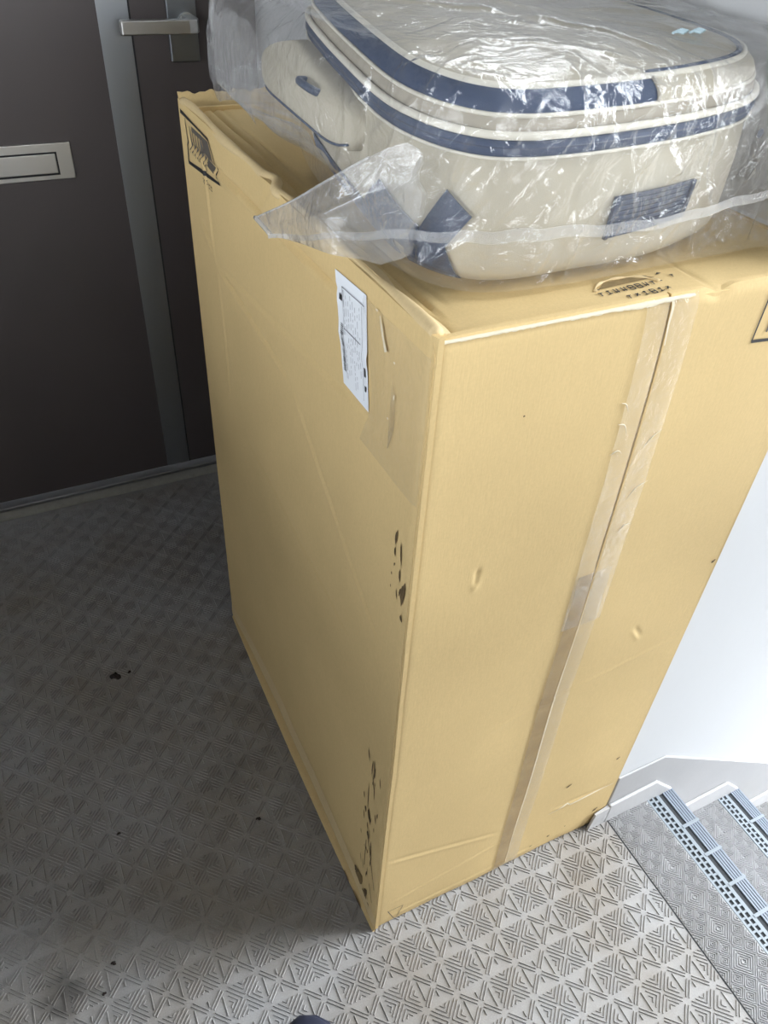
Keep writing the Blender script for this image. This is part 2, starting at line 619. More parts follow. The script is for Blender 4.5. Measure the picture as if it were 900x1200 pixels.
def nosing(x, z, y0, y1, parent):
    """x: outer lip; a moulded strip 6 cm deep"""
    o = mk_box('stair_nosing', (x - .06, x, y0, y1, z - .03, z), 'nosing_dark', parent, .0012)
    vs_, fs_ = [], []
    for a, b in ((-.0600, -.0560), (-.0500, -.0465), (-.0405, -.0340)):
        add_box(vs_, fs_, x + a, x + b, y0, y1, z - .002, z + .0022)
    n = int((y1 - y0) / .0109)
    for k in range(n):
        y = y1 - .004 - k * .0109
        add_box(vs_, fs_, x - .0565, x - .0495, y - .0034, y, z - .002, z + .0021)
        add_box(vs_, fs_, x - .0470, x - .0400, y - .0068, y - .0034, z - .002, z + .0021)
    mk('grip_lattice', vs_, fs_, 'nosing_light', o, kind='stuff')
    vs_, fs_ = [], []
    for k in range(5):
        a = x - .0245 + k * .0049
        add_box(vs_, fs_, a, a + .0034, y0, y1, z - .002, z + .0026)
    mk('rib', vs_, fs_, 'nosing_rubber', o, kind='stuff')
    n = int((y1 - y0) / .0545)
    first = None
    for k in range(n):
        y = -.0140 - .0545 * (k + 1) + .0005
        if first is None:
            first = mk_box('cross_bar', (x - .036, x + .0006, y - .0055, y, z - .002, z + .0030), 'nosing_light', o)
        else:
            c = first.copy()
            C.objects.link(c)
            c.location.y = -.0545 * k
    return o


for k in range(4):
    z = -RISE * k
    xe = .595 + RUN * k
    nosing(xe, z, STAIR_Y0, WALL_Y - .010, stairs)
    if k:
        mk_box('tread', (xe - RUN - .02, xe - .06, STAIR_Y0, WALL_Y - .009, z - .12, z), 'vinyl_tread', stairs)
        mk_box('tread_core', (xe - .07, xe - .003, STAIR_Y0, WALL_Y - .009, z - .12, z - .005), 'concrete', stairs)
        V, F = ridges(pattern_b(xe - RUN + .002, xe - .0615, STAIR_Y0, WALL_Y - .010, .4405 + RUN * k, -.1185), z, .0015, .0025)
        mk('embossed_ridges', V, F, 'vinyl_tread', stairs, kind='stuff')
    mk_box('riser', (xe - .02, xe - .004, STAIR_Y0, WALL_Y - .009, z - RISE, z - .01), 'skirt_paint', stairs)
mk_box('stair_landing', (.595 + RUN * 3 - .02, X_OPEN, Y_OPEN, -.013, -RISE * 4 - .1, -RISE * 4), 'vinyl_tread', stairs)

# walls
CEIL = 2.5
vs_, fs_ = [], []
RX0, RX1 = .4335, .60
WY0, WY1, WZ0, WZ1 = .15, .85, 1.56, 1.97  # unseen slit opening, added to brighten the suitcase lid
add_box(vs_, fs_, RX0, X_OPEN + .2, WALL_Y, .15, -1.2, CEIL)
for b in ((.15, 1.5, -1.2, WZ0), (.15, 1.5, WZ1, CEIL), (WY1, 1.5, WZ0, WZ1)):
    add_box(vs_, fs_, RX0, RX1, *b)
mk('wall_right', vs_, fs_, 'white_wall', **st)
mk_box('wall_left', (-1.40, -1.25, Y_OPEN, DOOR_Y, -.2, 1.15), 'white_wall', **st)            # unseen parapet added to keep sky off the floor, white for bounce
vs_, fs_ = [], []
for b in ((Y_FRONT, -1.0, -.2, CEIL), (.5, 1.5, -.2, CEIL), (-1.0, .5, -.2, 1.25), (-1.0, .5, 1.66, CEIL)):
    add_box(vs_, fs_, X_LEFT - .2, X_LEFT, *b)
mk('wall_left', vs_, fs_, 'wall_grey', **st)
mk_box('floor', (X_LEFT, -1.3, Y_FRONT, 1.25, -.16, 0), 'concrete', **st)
mk_box('floor', (-1.3, X_OPEN, Y_FRONT, Y_OPEN, -.16, 0), 'concrete', **st)
mk_box('wall_back', (X_LEFT, -.68, DOOR_Y - .02, 1.5, -.2, CEIL), 'wall_grey', **st)
mk_box('wall_back', (.27, .437, DOOR_Y - .02, 1.5, -.2, CEIL), 'white_wall', **st)
mk_box('wall_back', (-.68, .27, DOOR_Y - .02, 1.5, 2.08, CEIL), 'white_wall', **st)
mk_box('wall_front', (-1.40, X_OPEN, Y_OPEN - .15, Y_OPEN, -1.2, 1.25), 'wall_grey', **st)     # unseen parapet, its height set to hide the front window from the floor
vs_, fs_ = [], []
for b in ((X_LEFT - .2, -.7, -.2, CEIL), (.9, X_OPEN, -.2, CEIL), (-.7, .9, -.2, 1.3), (-.7, .9, 1.9, CEIL)):
    add_box(vs_, fs_, b[0], b[1], Y_FRONT - .2, Y_FRONT, b[2], b[3])
mk('wall_front', vs_, fs_, 'wall_grey', **st)
mk_box('wall_front', (X_OPEN, X_OPEN + .15, Y_FRONT - .2, Y_OPEN, -1.2, CEIL), 'wall_grey', **st)
mk_box('wall_stairwell', (LAND_X, .6, Y_OPEN, STAIR_Y0, -1.2, -.17), 'white_wall', **st)
vs_, fs_ = [], []
for b in ((X_LEFT - .2, .60, Y_FRONT - .2, 1.5), (.60, 1.15, Y_FRONT - .2, .15), (1.15, X_OPEN + .2, Y_FRONT - .2, -.85), (1.15, X_OPEN + .2, WALL_Y, .15)):
    add_box(vs_, fs_, *b, CEIL, CEIL + .2)
mk('ceiling', vs_, fs_, 'ceiling_paint', **st)           # left open over the unseen stairwell to put more sky light on the floor

# painted plinth of the white wall: level beside the landing, then raking down the flight
zs = .131
sk = [(.4375, 0), (.4375, zs), (.538, zs)]
slope = RISE / RUN
xe = 1.6
sk += [(xe, zs - (xe - .538) * slope), (xe, -1.1), (.4375, -1.1)]
mk_skirt = prism('baseboard_right', sk, 'y', WALL_Y, WALL_Y - .004, 'skirt_paint', **st)
bv = mk_skirt.modifiers.new('bevel', 'BEVEL'); bv.width = .0025; bv.segments = 2
for k in range(4):
    ox, oz = RUN * k, -RISE * k
    xa = .402 if k == 0 else .594 - RUN
    pl = [(xa, 0), (xa + .002, .050), (.540, .060), (.595, 0.0), (.593, -.012), (xa, -.012)]
    yb = WALL_Y - .004
    if k == 0:
        # start in front of the carton's corner
        pl = [(.4375, 0), (.4375, .054), (.540, .060), (.595, 0.0), (.593, -.012), (.4375, -.012)]
    o = prism('tread_upstand', [(a + ox, b + oz) for a, b in pl], 'y', yb, yb - .006, 'upstand_paint', mk_skirt)
    b2 = o.modifiers.new('bevel', 'BEVEL'); b2.width = .003; b2.segments = 2
mk('tread_upstand', [(.4375, yb, 0), (.4375, yb - .006, 0), (.404, yb - .006, 0), (.4375, yb, .05), (.4375, yb - .006, .05), (.409, yb - .006, .045), (.404, yb - .002, 0), (.409, yb - .002, .045)],
   [(0, 1, 2, 6), (3, 7, 5, 4), (1, 4, 5, 2), (2, 5, 7, 6), (6, 7, 3, 0), (0, 3, 4, 1)], 'upstand_paint', mk_skirt)

# door, frame and sill
DX0, DX1 = -.64, .2084
door = mk_box('door_1', (DX0, DX1, DOOR_Y, DOOR_Y + .05, .045, 2.03), 'door_paint', None, .002, **st)
mk_box('inlay_strip', (-.0042, .0498, DOOR_Y - .0015, DOOR_Y + .002, .046, 2.028), 'steel_strip', door, .0006, label='long brushed steel strip let into the door')
mk_box('strip_shadow_line', (.0500, .0530, DOOR_Y - .0003, DOOR_Y + .002, .046, 2.028), 'door_gap', door)  # near-black strip, the shadow beside the inlay put into its colour
mk_box('handle_plate', (.1155, .1690, DOOR_Y - .008, DOOR_Y, .945, 1.13), 'steel_dark', door, .002)
# lever: flat bar to the left, rounded at its tip, elbow back to the plate
yl = DOOR_Y - .058
bar = [(.0215, yl - .006), (.0235, yl - .009), (.140, yl - .009), (.1545, yl - .005), (.160, yl + .006), (.160, DOOR_Y - .007),
       (.140, DOOR_Y - .007), (.140, yl + .010), (.1345, yl + .006), (.0235, yl + .006), (.0215, yl + .003)]
lev = prism('lever_handle', bar, 'z', .999, 1.021, 'steel_satin', door, label='flat satin steel lever handle')
bv = lev.modifiers.new('bevel', 'BEVEL'); bv.width = .002; bv.segments = 3; bv.limit_method = 'ANGLE'
ros = [(.150 + .014 * math.cos(a), 1.010 + .014 * math.sin(a)) for a in np.linspace(0, 2 * math.pi, 24, endpoint=False)]
prism('lever_rose', ros, 'y', DOOR_Y - .008, DOOR_Y - .014, 'steel_satin', door)
mf = mk_box('mail_slot', (-.395, -.0897, DOOR_Y - .004, DOOR_Y + .001, .757, .8215), 'steel_satin', door, .0015, label='steel letter slot set across the door')
mk_box('slot_gap', (-.372, -.1165, DOOR_Y - .0046, DOOR_Y, .7655, .8062), 'door_gap', mf)
mk_box('slot_flap', (-.369, -.1195, DOOR_Y - .0062, DOOR_Y - .001, .7690, .8035), 'steel_satin', mf, .0012)
for k in range(2):
    mk_box('screw_cover', (-.392, -.390, DOOR_Y - .005, DOOR_Y - .003, .78 + k * .02, .785 + k * .02), 'steel_dark', mf)
# frame
vs_, fs_ = [], []
add_box(vs_, fs_, DX1 + .004, .272, DOOR_Y - .030, DOOR_Y + .06, 0, 2.10)
add_box(vs_, fs_, -.70, DX0 - .004, DOOR_Y - .030, DOOR_Y + .06, 0, 2.10)
add_box(vs_, fs_, DX0 - .004, DX1 + .004, DOOR_Y - .030, DOOR_Y + .06, 2.034, 2.10)
mk('trim_1', vs_, fs_, 'door_paint', **st)
sill = mk_box('trim_2', (DX0 - .01, DX1 + .01, 1.2005, DOOR_Y + .06, 0, .030), 'concrete', None, .003, **st)
mk_box('sill_lip', (DX0, DX1, 1.196, DOOR_Y + .05, .030, .041), 'sill_metal', sill, .003, label='dull metal lip of the door sill')

# ------------------------------------------------------------------ the carton
W, D, H = .433, .70, 1.0
box = thing('cardboard_box', 'tall brown cardboard carton standing on the landing with a wrapped suitcase on top', 'box', (.2165, .35, 0))
nz1, nz2 = sines(3, 12, 2, 7), sines(9, 12, 2, 8)
CREASE_L = [((.672, .958), (.16, .966), .0020, .0030), ((.60, .99), (.575, .828), .0014, .0028), ((.575, .828), (.30, .80), .0013, .0028),
            ((.573, .83), (.085, .878), .0010, .003), ((.39, .958), (.33, 1.0), .0022, .004), ((.57, .83), (.56, .62), .0008, .003),
            ((.30, .80), (.05, .62), .0008, .003), ((.64, .87), (.58, .84), .0012, .004), ((.50, .60), (.12, .55), .0004, .004)]


def left_x(y, z):
    y, z = np.asarray(y, float), np.asarray(z, float)
    x = .0018 * nz1(y, z) * np.sin(np.pi * np.clip(y / D, 0, 1)) ** .5
    for a, b, dp, sg in CREASE_L:
        dp = dp * 1.8
        x = x + dp * seg_groove(y, z, a, b, sg)
        x = x - dp * .6 * seg_groove(y - .004, z + .006, a, b, sg * 1.5)
    x = x + .012 * np.sin(np.pi * np.clip(y / D, 0, 1)) ** .8 * np.exp(-(z / .30) ** 2)        # bows inward low down
    x = x - .004 * np.exp(-((y - .335) / .04) ** 2) * np.exp(-((z - .99) / .03) ** 2)        # buckle at the top rim
    x = x + .0025 * np.exp(-(y / .006) ** 2) * np.ones_like(z)                                 # rounded front corner
    x = x + .0012 * np.exp(-((z - .45) / .1) ** 2) * np.exp(-(y / .05) ** 2)
    return x


CREASE_F = [((.005, .215), (.212, .136), .0008, .003), ((.12, .441), (.428, .497), .0007, .0025), ((.30, .13), (.42, .128), .0016, .004),
            ((.074, .721), (.075, .748), .0022, .003), ((.02, .03), (.30, .028), .0008, .003), ((.33, .55), (.35, .52), .0012, .003), ((.02, .075), (.24, .11), .0007, .003)]


def front_y(x, z):
    x, z = np.asarray(x, float), np.asarray(z, float)
    y = .0016 * (nz2(x, z) + 1.2) * np.sin(np.pi * np.clip(x / W, 0, 1)) ** .5
    for a, b, dp, sg in CREASE_F:
        y = y + dp * seg_groove(x, z, a, b, sg) - dp * .7 * seg_groove(x, z + .006, a, b, sg * 1.3)
    y = y + .0025 * np.exp(-(x / .006) ** 2)
    y = y + .003 * np.exp(-((z - 1.0) / .006) ** 2)
    y = y + .003 * np.exp(-((z) / .012) ** 2)
    return y


def thick(P, n, d):
    """give a grid sheet a back and edges: returns verts, faces"""
    P = np.asarray(P)
    nu, nv = P.shape[:2]
    B = P + np.asarray(n) * d
    v = np.vstack([P.reshape(-1, 3), B.reshape(-1, 3)])
    N = nu * nv
    f = grid_faces(nu, nv)
    fb = [tuple(i + N for i in q[::-1]) for q in f]
    ring = [i * nv for i in range(nu)] + [(nu - 1) * nv + j for j in range(1, nv)] + [i * nv + nv - 1 for i in range(nu - 2, -1, -1)] + [j for j in range(nv - 2, 0, -1)]
    side = [(a, b, b + N, a + N) for a, b in zip(ring, ring[1:] + ring[:1])]
    return v, f + fb + side


def sheet(name, P, n, d, mat, parent, **kw):
    v, f = thick(P, n, d)
    o = mk(name, v, f, mat, parent, True, **kw)
    bm = bmesh.new(); bm.from_mesh(o.data)
    bmesh.ops.recalc_face_normals(bm, faces=bm.faces)
    bm.to_mesh(o.data); bm.free()
    me = o.data
    me.set_sharp_from_angle(angle=math.radians(50))
    return o


# left panel
ys = np.linspace(.0005, D, 220); zz = np.linspace(.004, H + .002, 300)
Y, Z = np.meshgrid(ys, zz, indexing='ij')
Zt = Z + np.where(Z > .9, .004 * np.exp(-((Y - .335) / .03) ** 2) * sstep(Z, .95, 1.0) - .003 * sstep(Y, .55, .7) * sstep(Z, .9, 1.0) * 0, 0)
P = np.stack([left_x(Y, Z), Y, Zt], -1)
sheet('side_panel', P, (1, 0, 0), .005, 'cardboard', box)
# front: two flaps meeting at a taped slit
SEAM = .2265


def seam_x(z):
    return .2265 + .010 * np.clip(1 - z, 0, 1) * .9 - .006 * np.clip((z - .9) / .1, 0, 1) ** 2


def front_sheet(x0f, x1f, nx):
    z = np.linspace(0, H, 300)
    t = np.linspace(0, 1, nx)
    T, Zf = np.meshgrid(t, z, indexing='ij')
    Xf = x0f(Zf) + (x1f(Zf) - x0f(Zf)) * T
    zb = .010 * sstep(Xf, W - .03, W) * np.exp(-(Zf / .03) ** 2)        # crumpled lower right corner
    zt = .006 * np.exp(-((Xf - .275) / .012) ** 2) * sstep(Zf, .97, 1.0) - .004 * sstep(Xf, .30, .43) * sstep(Zf, .9, 1) * 0
    return np.stack([Xf, front_y(Xf, Zf), Zf + zb - zt + .002 * (1 - np.clip(Zf / .02, 0, 1)) * (1 + np.sin(Xf * 60)) * .5], -1)


gap = lambda z: .0003 + .0010 * sstep(z, .62, .75)
fl1 = sheet('front_flap', front_sheet(lambda z: .0012 + 0 * z, lambda z: seam_x(z) - gap(z), 120), (0, 1, 0), .005, 'cardboard', box)
fl2 = sheet('front_flap', front_sheet(lambda z: seam_x(z) + gap(z), lambda z: W + 0 * z, 110), (0, 1, 0), .005, 'cardboard', box)
# right and back panels, bottom, inside backing
mk_box('side_panel', (W - .005, W, .006, D, .004, .998), 'cardboard', box)
mk_box('back_panel', (.004, W - .004, D - .005, D, .004, .985), 'cardboard', box)
mk_box('bottom_panel', (.016, W - .006, .012, D - .006, .001, .006), 'cardboard', box)
mk_box('slit_backing', (.018, W - .008, .0125, .016, .01, .99), 'ink_faded', box)  # dark sheet behind the slit, the shade inside put into its colour
# top panel with fold lines of the flap under the suitcase
xs = np.linspace(.010, W, 150); yt = np.linspace(.004, D - .03, 220)
X, Y = np.meshgrid(xs, yt, indexing='ij')
nz3 = sines(21, 10, 3, 9)
Zt = .9965 + .0008 * nz3(X, Y) - .006 * np.exp(-((X - .012) / .008) ** 2)
for a, b, dp, sg in [((.034, .70), (.026, .03), .0030, .0022), ((.046, .68), (.040, .05), .0016, .002), ((.272, .10), (.272, .0), .0018, .002), ((.02, .47), (.03, .30), .003, .004)]:
    Zt = Zt - dp * seg_groove(X, Y, a, b, sg)
Zt = Zt - .0025 * np.exp(-((Y - .004) / .006) ** 2)
sheet('top_panel', np.stack([X, Y, Zt], -1), (0, 0, -1), .004, 'cardboard', box)
# rolled rim along the left top edge, buckled in the middle
yr = np.linspace(.008, .69, 120)
kx = .006 * np.exp(-((yr - .335) / .03) ** 2) * np.sin((yr - .335) * 90) - .003 * np.exp(-((yr - .335) / .05) ** 2)
rim = np.stack([.0052 + kx + .0012 * np.sin(yr * 23), yr, 1.0005 + .004 * np.exp(-((yr - .34) / .035) ** 2) + .0012 * np.sin(yr * 31 + 1)], -1)
mk_tube('folded_rim', rim, .0052 + .0008 * np.sin(yr * 40), 'cardboard_edge', box, 10)
# folded-over lip beside the front left corner
yl_ = np.linspace(.008, .16, 30)
P = np.stack([np.stack([.006 + .012 * t + .003 * np.sin(yl_ * 60) * t, yl_, 1.004 - .007 * t + 0 * yl_], -1) for t in np.linspace(0, 1, 5)], 0)
sheet('folded_lip', P, (0, 0, -1), .0015, 'cardboard_edge', box)
# raised torn flap at the back left corner
xb_ = np.linspace(.002, .20, 60)
tear = .003 * np.sin(xb_ * 170) + .002 * np.sin(xb_ * 410 + 1)
P = np.stack([np.stack([xb_, D - .008 + .012 * t + 0 * xb_, .985 + (.022 + tear * .5 - .05 * (xb_ - .05) ** 2) * t], -1) for t in np.linspace(0, 1, 6)], 0)
sheet('back_flap', P, (0, 1, 0), .004, 'cardboard', box)
mk_box('back_inner_flap', (.006, .30, D - .046, D - .040, .97, 1.001), 'cardboard', box)
# torn white paper along the front top edge
px_ = np.linspace(.004, .245, 160)
r1 = np.random.RandomState(5)
up_ = .0004 + .0020 * np.abs(np.convolve(r1.randn(160), np.ones(6) / 6, 'same'))
dn_ = .0002 + .0013 * np.abs(np.convolve(r1.randn(160), np.ones(5) / 5, 'same')) + .002 * np.exp(-((px_ - .19) / .02) ** 2)
P = np.stack([np.stack([px_, .0045 + up_, .9975 + 0 * px_], -1), np.stack([px_, .002 + 0 * px_, .9985 + 0 * px_], -1), np.stack([px_, .0006 + 0 * px_, .9972 + 0 * px_], -1),
              np.stack([px_, .0010 + 0 * px_, .9968 - dn_], -1)], 0)
mk_grid('torn_edge', P, 'paper_torn', box, label='white torn paper along the front top edge')
# bottom flange that shows along the lower left edge
yb_ = np.linspace(.0, .70, 120)
bow = np.sin(np.pi * np.clip(yb_ / D, 0, 1)) ** .8
fx = left_x(yb_, np.full_like(yb_, .03))
P = np.stack([np.stack([fx - .0003, yb_, .040 + 0 * yb_], -1), np.stack([fx * .75 - .001, yb_, .024 + 0 * yb_], -1),
              np.stack([fx * .55 - .001, yb_, .016 + 0 * yb_], -1), np.stack([fx * .75 - .001, yb_, .011 + 0 * yb_], -1)], 0)
mk_grid('bottom_fold', P, 'cardboard_edge', box)
P = np.stack([np.stack([fx * .8, yb_, .009 + 0 * yb_], -1), np.stack([fx * .3 - .003 * bow, yb_, .006 + 0 * yb_], -1),
              np.stack([-.002 - .004 * bow, yb_, .0025 + 0 * yb_], -1), np.stack([-.002 - .004 * bow, yb_, .0006 + 0 * yb_], -1), np.stack([fx * .8, yb_, .0006 + 0 * yb_], -1)], 0)
mk_grid('bottom_flange', P, 'cardboard', box)


# decals follow the panels
def L3(y, z, e=.0006):
    return np.stack([left_x(y, z) - e, np.asarray(y, float), np.asarray(z, float)], -1)


def F3(x, z, e=.0006):
    return np.stack([np.asarray(x, float), front_y(x, z) - e, np.asarray(z, float)], -1)


def quad_patch(S, c, nu, nv, e):
    """bilinear patch of 4 corners (a, b, c, d) on a panel"""
    c = np.array(c, float)
    u = np.linspace(0, 1, nu)[:, None, None]; v = np.linspace(0, 1, nv)[None, :, None]
    q = (1 - u) * (1 - v) * c[0] + u * (1 - v) * c[1] + u * v * c[2] + (1 - u) * v * c[3]
    P = S(q[..., 0], q[..., 1], e)
    return P.reshape(-1, 3), grid_faces(nu, nv)


def ribbon(S, pts, wd, e, step=.004):
    pts = np.array(pts, float)
    out = [pts[0]]
    for a, b in zip(pts, pts[1:]):
        n = max(1, int(np.hypot(*(b - a)) / step))
        for k in range(1, n + 1): out.append(a + (b - a) * k / n)
    p = np.array(out)
    t = np.gradient(p, axis=0)
    t /= np.linalg.norm(t, axis=1)[:, None] + 1e-12
    nr = np.stack([-t[:, 1], t[:, 0]], 1)
    wd_ = np.full(len(p), wd) if np.isscalar(wd) else np.interp(np.linspace(0, 1, len(p)), np.linspace(0, 1, len(wd)), wd)
    a = p + nr * wd_[:, None] / 2
    b = p - nr * wd_[:, None] / 2
    A, B = S(a[:, 0], a[:, 1], e), S(b[:, 0], b[:, 1], e)
    P = np.stack([A, B], 1)
    return P.reshape(-1, 3), grid_faces(len(p), 2)


def blobs(S, items, e):
    """items: (u, v, len, wid, angle) thin lens shapes"""
    out = []
    for (u, v, ln, wd, an) in items:
        k = 10
        a = np.linspace(0, 2 * np.pi, k, endpoint=False)
        px, py = ln / 2 * np.cos(a), wd / 2 * np.sin(a) * (1 + .3 * np.cos(3 * a))
        U = u + px * math.cos(an) - py * math.sin(an)
        V_ = v + px * math.sin(an) + py * math.cos(an)
        P = S(U, V_, e)
        out.append((P, [tuple(range(k))]))
    return merge(out)


# handling mark on the side: black rough frame round a hatched drawing
fr = [(.668, .986), (.563, .987), (.526, .948), (.672, .931)]
parts = [ribbon(L3, [(.690, .990), (.563, .987)], [.0055, .003, .0032], .0008), ribbon(L3, [(.563, .987), (.548, .972), (.526, .948)], .0022, .0008),
         ribbon(L3, [(.524, .947), (.672, .931)], [.003, .006, .004], .0008), ribbon(L3, [(.672, .931), (.666, .958), (.668, .986)], [.004, .0035, .002], .0008)]
v, f = merge(parts)
mk('printed_mark', v, f, 'ink', box, label='black hand-drawn style frame of a handling mark on the left side')
parts = [quad_patch(L3, [(.600, .982), (.567, .984), (.543, .954), (.572, .955)], 6, 6, .0006)]
for k in range(7):
    y = .650 - k * .012
    parts.append(ribbon(L3, [(y, .981), (y - .004, .965), (y + .003, .945 - k * .0005 + .003)], [.002, .005, .002], .0007))
parts += [ribbon(L3, [(.64, .980), (.57, .981)], .006, .0007)]
v, f = merge(parts)
mk('printed_mark', v, f, 'ink_grey', box, label='grey brown hatching inside the handling mark')
parts = []
for k in range(5):
    y = .606 - k * .009
    parts.append(ribbon(L3, [(y, .930), (y - .006, .931)], .0012, .0006))
    parts.append(ribbon(L3, [(y - .002, .926), (y - .002, .932)], .001, .0006))
    parts.append(ribbon(L3, [(y, .926), (y - .007, .9265)], .001, .0006))
v, f = merge(parts)
mk('printed_text', v, f, 'ink_faded', box)
# handling mark on the front right
q = [(.337, .938), (.412, .932), (.418, .990), (.3375, .996)]
parts = [ribbon(F3, [q[0], q[1]], .0032, .0008), ribbon(F3, [q[1], q[2]], .002, .0008), ribbon(F3, [q[2], q[3]], .002, .0008), ribbon(F3, [q[3], q[0]], .0018, .0008)]
v, f = merge(parts)
mk('printed_mark', v, f, 'ink', box, label='black frame of a handling mark on the front right')
parts = [ribbon(F3, [(.352 + k * .010, .945), (.350 + k * .010 + .004, .985)], [.002, .0045, .002], .0007) for k in range(6)]
v, f = merge(parts)
mk('printed_mark', v, f, 'ink_grey', box, label='grey hatching inside the front handling mark')
# triangle printed at the foot of the front
v, f = merge([ribbon(F3, [(.021, .050), (.036, .006), (.047, .047), (.0215, .049)], [.0012, .0011, .0012, .0010], .0008)])
mk('printed_triangle', v, f, 'ink_grey', box)


# broken upside-down print on the top, by the front edge
def T3(x, y, e=.0006):
    return np.stack([np.asarray(x, float), np.asarray(y, float), np.full(np.shape(x), .9975 + e)], -1)


parts = []
rr_ = random.Random(11)
o0 = np.array([.172, .036]); ux = np.array([.0078, .00005])


def glyph(c, kind, s):
    L = {0: [((0, 0), (0, 1)), ((.8, 0), (.8, 1)), ((0, .5), (.8, .5)), ((0, 0), (.8, 0)), ((0, 1), (.8, 1))],
         1: [((0, .8), (.8, .8)), ((.4, .8), (.2, 0))], 2: [((0, .2), (.7, .9)), ((.2, .9), (.7, .3))],
         3: [((.1, 0), (.1, 1)), ((.5, 0), (.7, 1)), ((0, .3), (.8, .3))], 4: [((0, .5), (.8, .5))], 5: [((0, .1), (.8, .2)), ((.4, .1), (.4, 1)), ((.1, .8), (.7, .9))]}[kind]
    for a, b in L:
        a, b = np.array(a), np.array(b)
        parts.append(ribbon(T3, [c + a * s, c + b * s], .0013, .0008))


for k, kd in enumerate([1, 5, 3, 3, 0, 0, 3, 1, 4]):
    glyph(np.array([.166 + k * .0082, .024 + k * .0006]), kd, np.array([.0058, .0068]))
for k, kd in enumerate([1, 2, 5, 0, 5, 2]):
    glyph(np.array([.186 + k * .0086, .0125 + k * .0006]), kd, np.array([.0058, .0068]))
for x, y in ((.166, .034), (.2225, .0425), (.239, .0435)):
    parts.append((T3(np.array([x, x + .007, x + .004]), np.array([y, y + .001, y + .0035]), .0008), [(0, 1, 2)]))
glyph(np.array([.2500, .0350]), 1, np.array([.005, .005]))
v, f = merge(parts)
mk('printed_text', v, f, 'ink', box, label='broken black print upside down on the top')
a = np.linspace(.1, np.pi - .2, 30)
v, f = tube_vf(np.stack([.200 + .033 * np.cos(a), .030 + .019 * np.sin(a), .9980 + 0 * a], -1), .0012 + .0006 * np.sin(a * 9), 6)
mk('torn_edge', v, f, 'cardboard_edge', box, True)
v, f = quad_patch(T3, [(.172, .036), (.235, .040), (.225, .047), (.185, .046)], 4, 4, .0005)
mk('torn_patch', v, f, 'dirt_soft', box)

# shipping label with its print
lab = [(.1755, .9835), (.112, .9865), (.098, .8825), (.1525, .8825)]


def lab_pt(u, v):
    c = np.array(lab)
    return (1 - u) * (1 - v) * c[0] + u * (1 - v) * c[1] + u * v * c[2] + (1 - u) * v * c[3]


v, f = quad_patch(lambda y, z, e: L3(y, z, e + .0012 * np.exp(-((z - .93) / .006) ** 2)), lab, 14, 20, .0010)
lb = mk('shipping_label', v, f, 'label_paper', box, True, label='white shipping label stuck on the left side')


def LB(u, v, e=.0016):
    u, v = np.asarray(u, float), np.asarray(v, float)
    p = lab_pt(u[..., None], v[..., None])
    return L3(p[..., 0], p[..., 1], e + .0012 * np.exp(-((p[..., 1] - .93) / .006) ** 2))


parts = []
for k in range(26):
    v0 = .43 + k * .0165
    wd = rr_.choice([.005, .008, .011])
    parts.append(ribbon(LB, [(.10, v0), (.19, v0)], wd * .8, .0017, .05))
parts.append(ribbon(LB, [(.10, .20), (.20, .20)], .05, .0017, .05))
v, f = merge(parts)
mk('barcode', v, f, 'ink', lb)
parts = []
for c in range(9):
    u0 = .26 + c * .075
    y0 = .12 + .03 * (c % 3)
    while y0 < .88 - .05 * (c % 4):
        ln = rr_.uniform(.02, .07)
        if rr_.random() < .72:
            parts.append(ribbon(LB, [(u0, y0), (u0, y0 + ln)], .010, .0017, .03))
        y0 += ln + rr_.uniform(.015, .03)
for a, b in [((.22, .10), (.95, .10)), ((.22, .45), (.80, .45)), ((.86, .12), (.86, .93)), ((.22, .10), (.22, .9))]:
    parts.append(ribbon(LB, [a, b], .008, .0017, .03))
v, f = merge(parts)
mk('label_text', v, f, 'label_ink', lb)
v, f = merge([ribbon(LB, [(.92, .62), (.92, .70)], .05, .0017, .03), ribbon(LB, [(.93, .78), (.93, .83)], .05, .0017, .03)])
mk('label_text', v, f, 'ink', lb)

# tapes
zt_ = np.linspace(.60, .998, 90)


def tape(z, l, r, e, name, mat, seed, nx=16):
    rs = sines(seed, 14, 12, 40)
    T, Zq = np.meshgrid(np.linspace(0, 1, nx), z, indexing='ij')
    Xq = seam_x(Zq) + l + (r - l) * T
    Pq = F3(Xq, Zq, e)
    Pq[..., 1] -= .0004 * (rs(Xq, Zq) + 1)
    return mk_grid(name, Pq, mat, box)


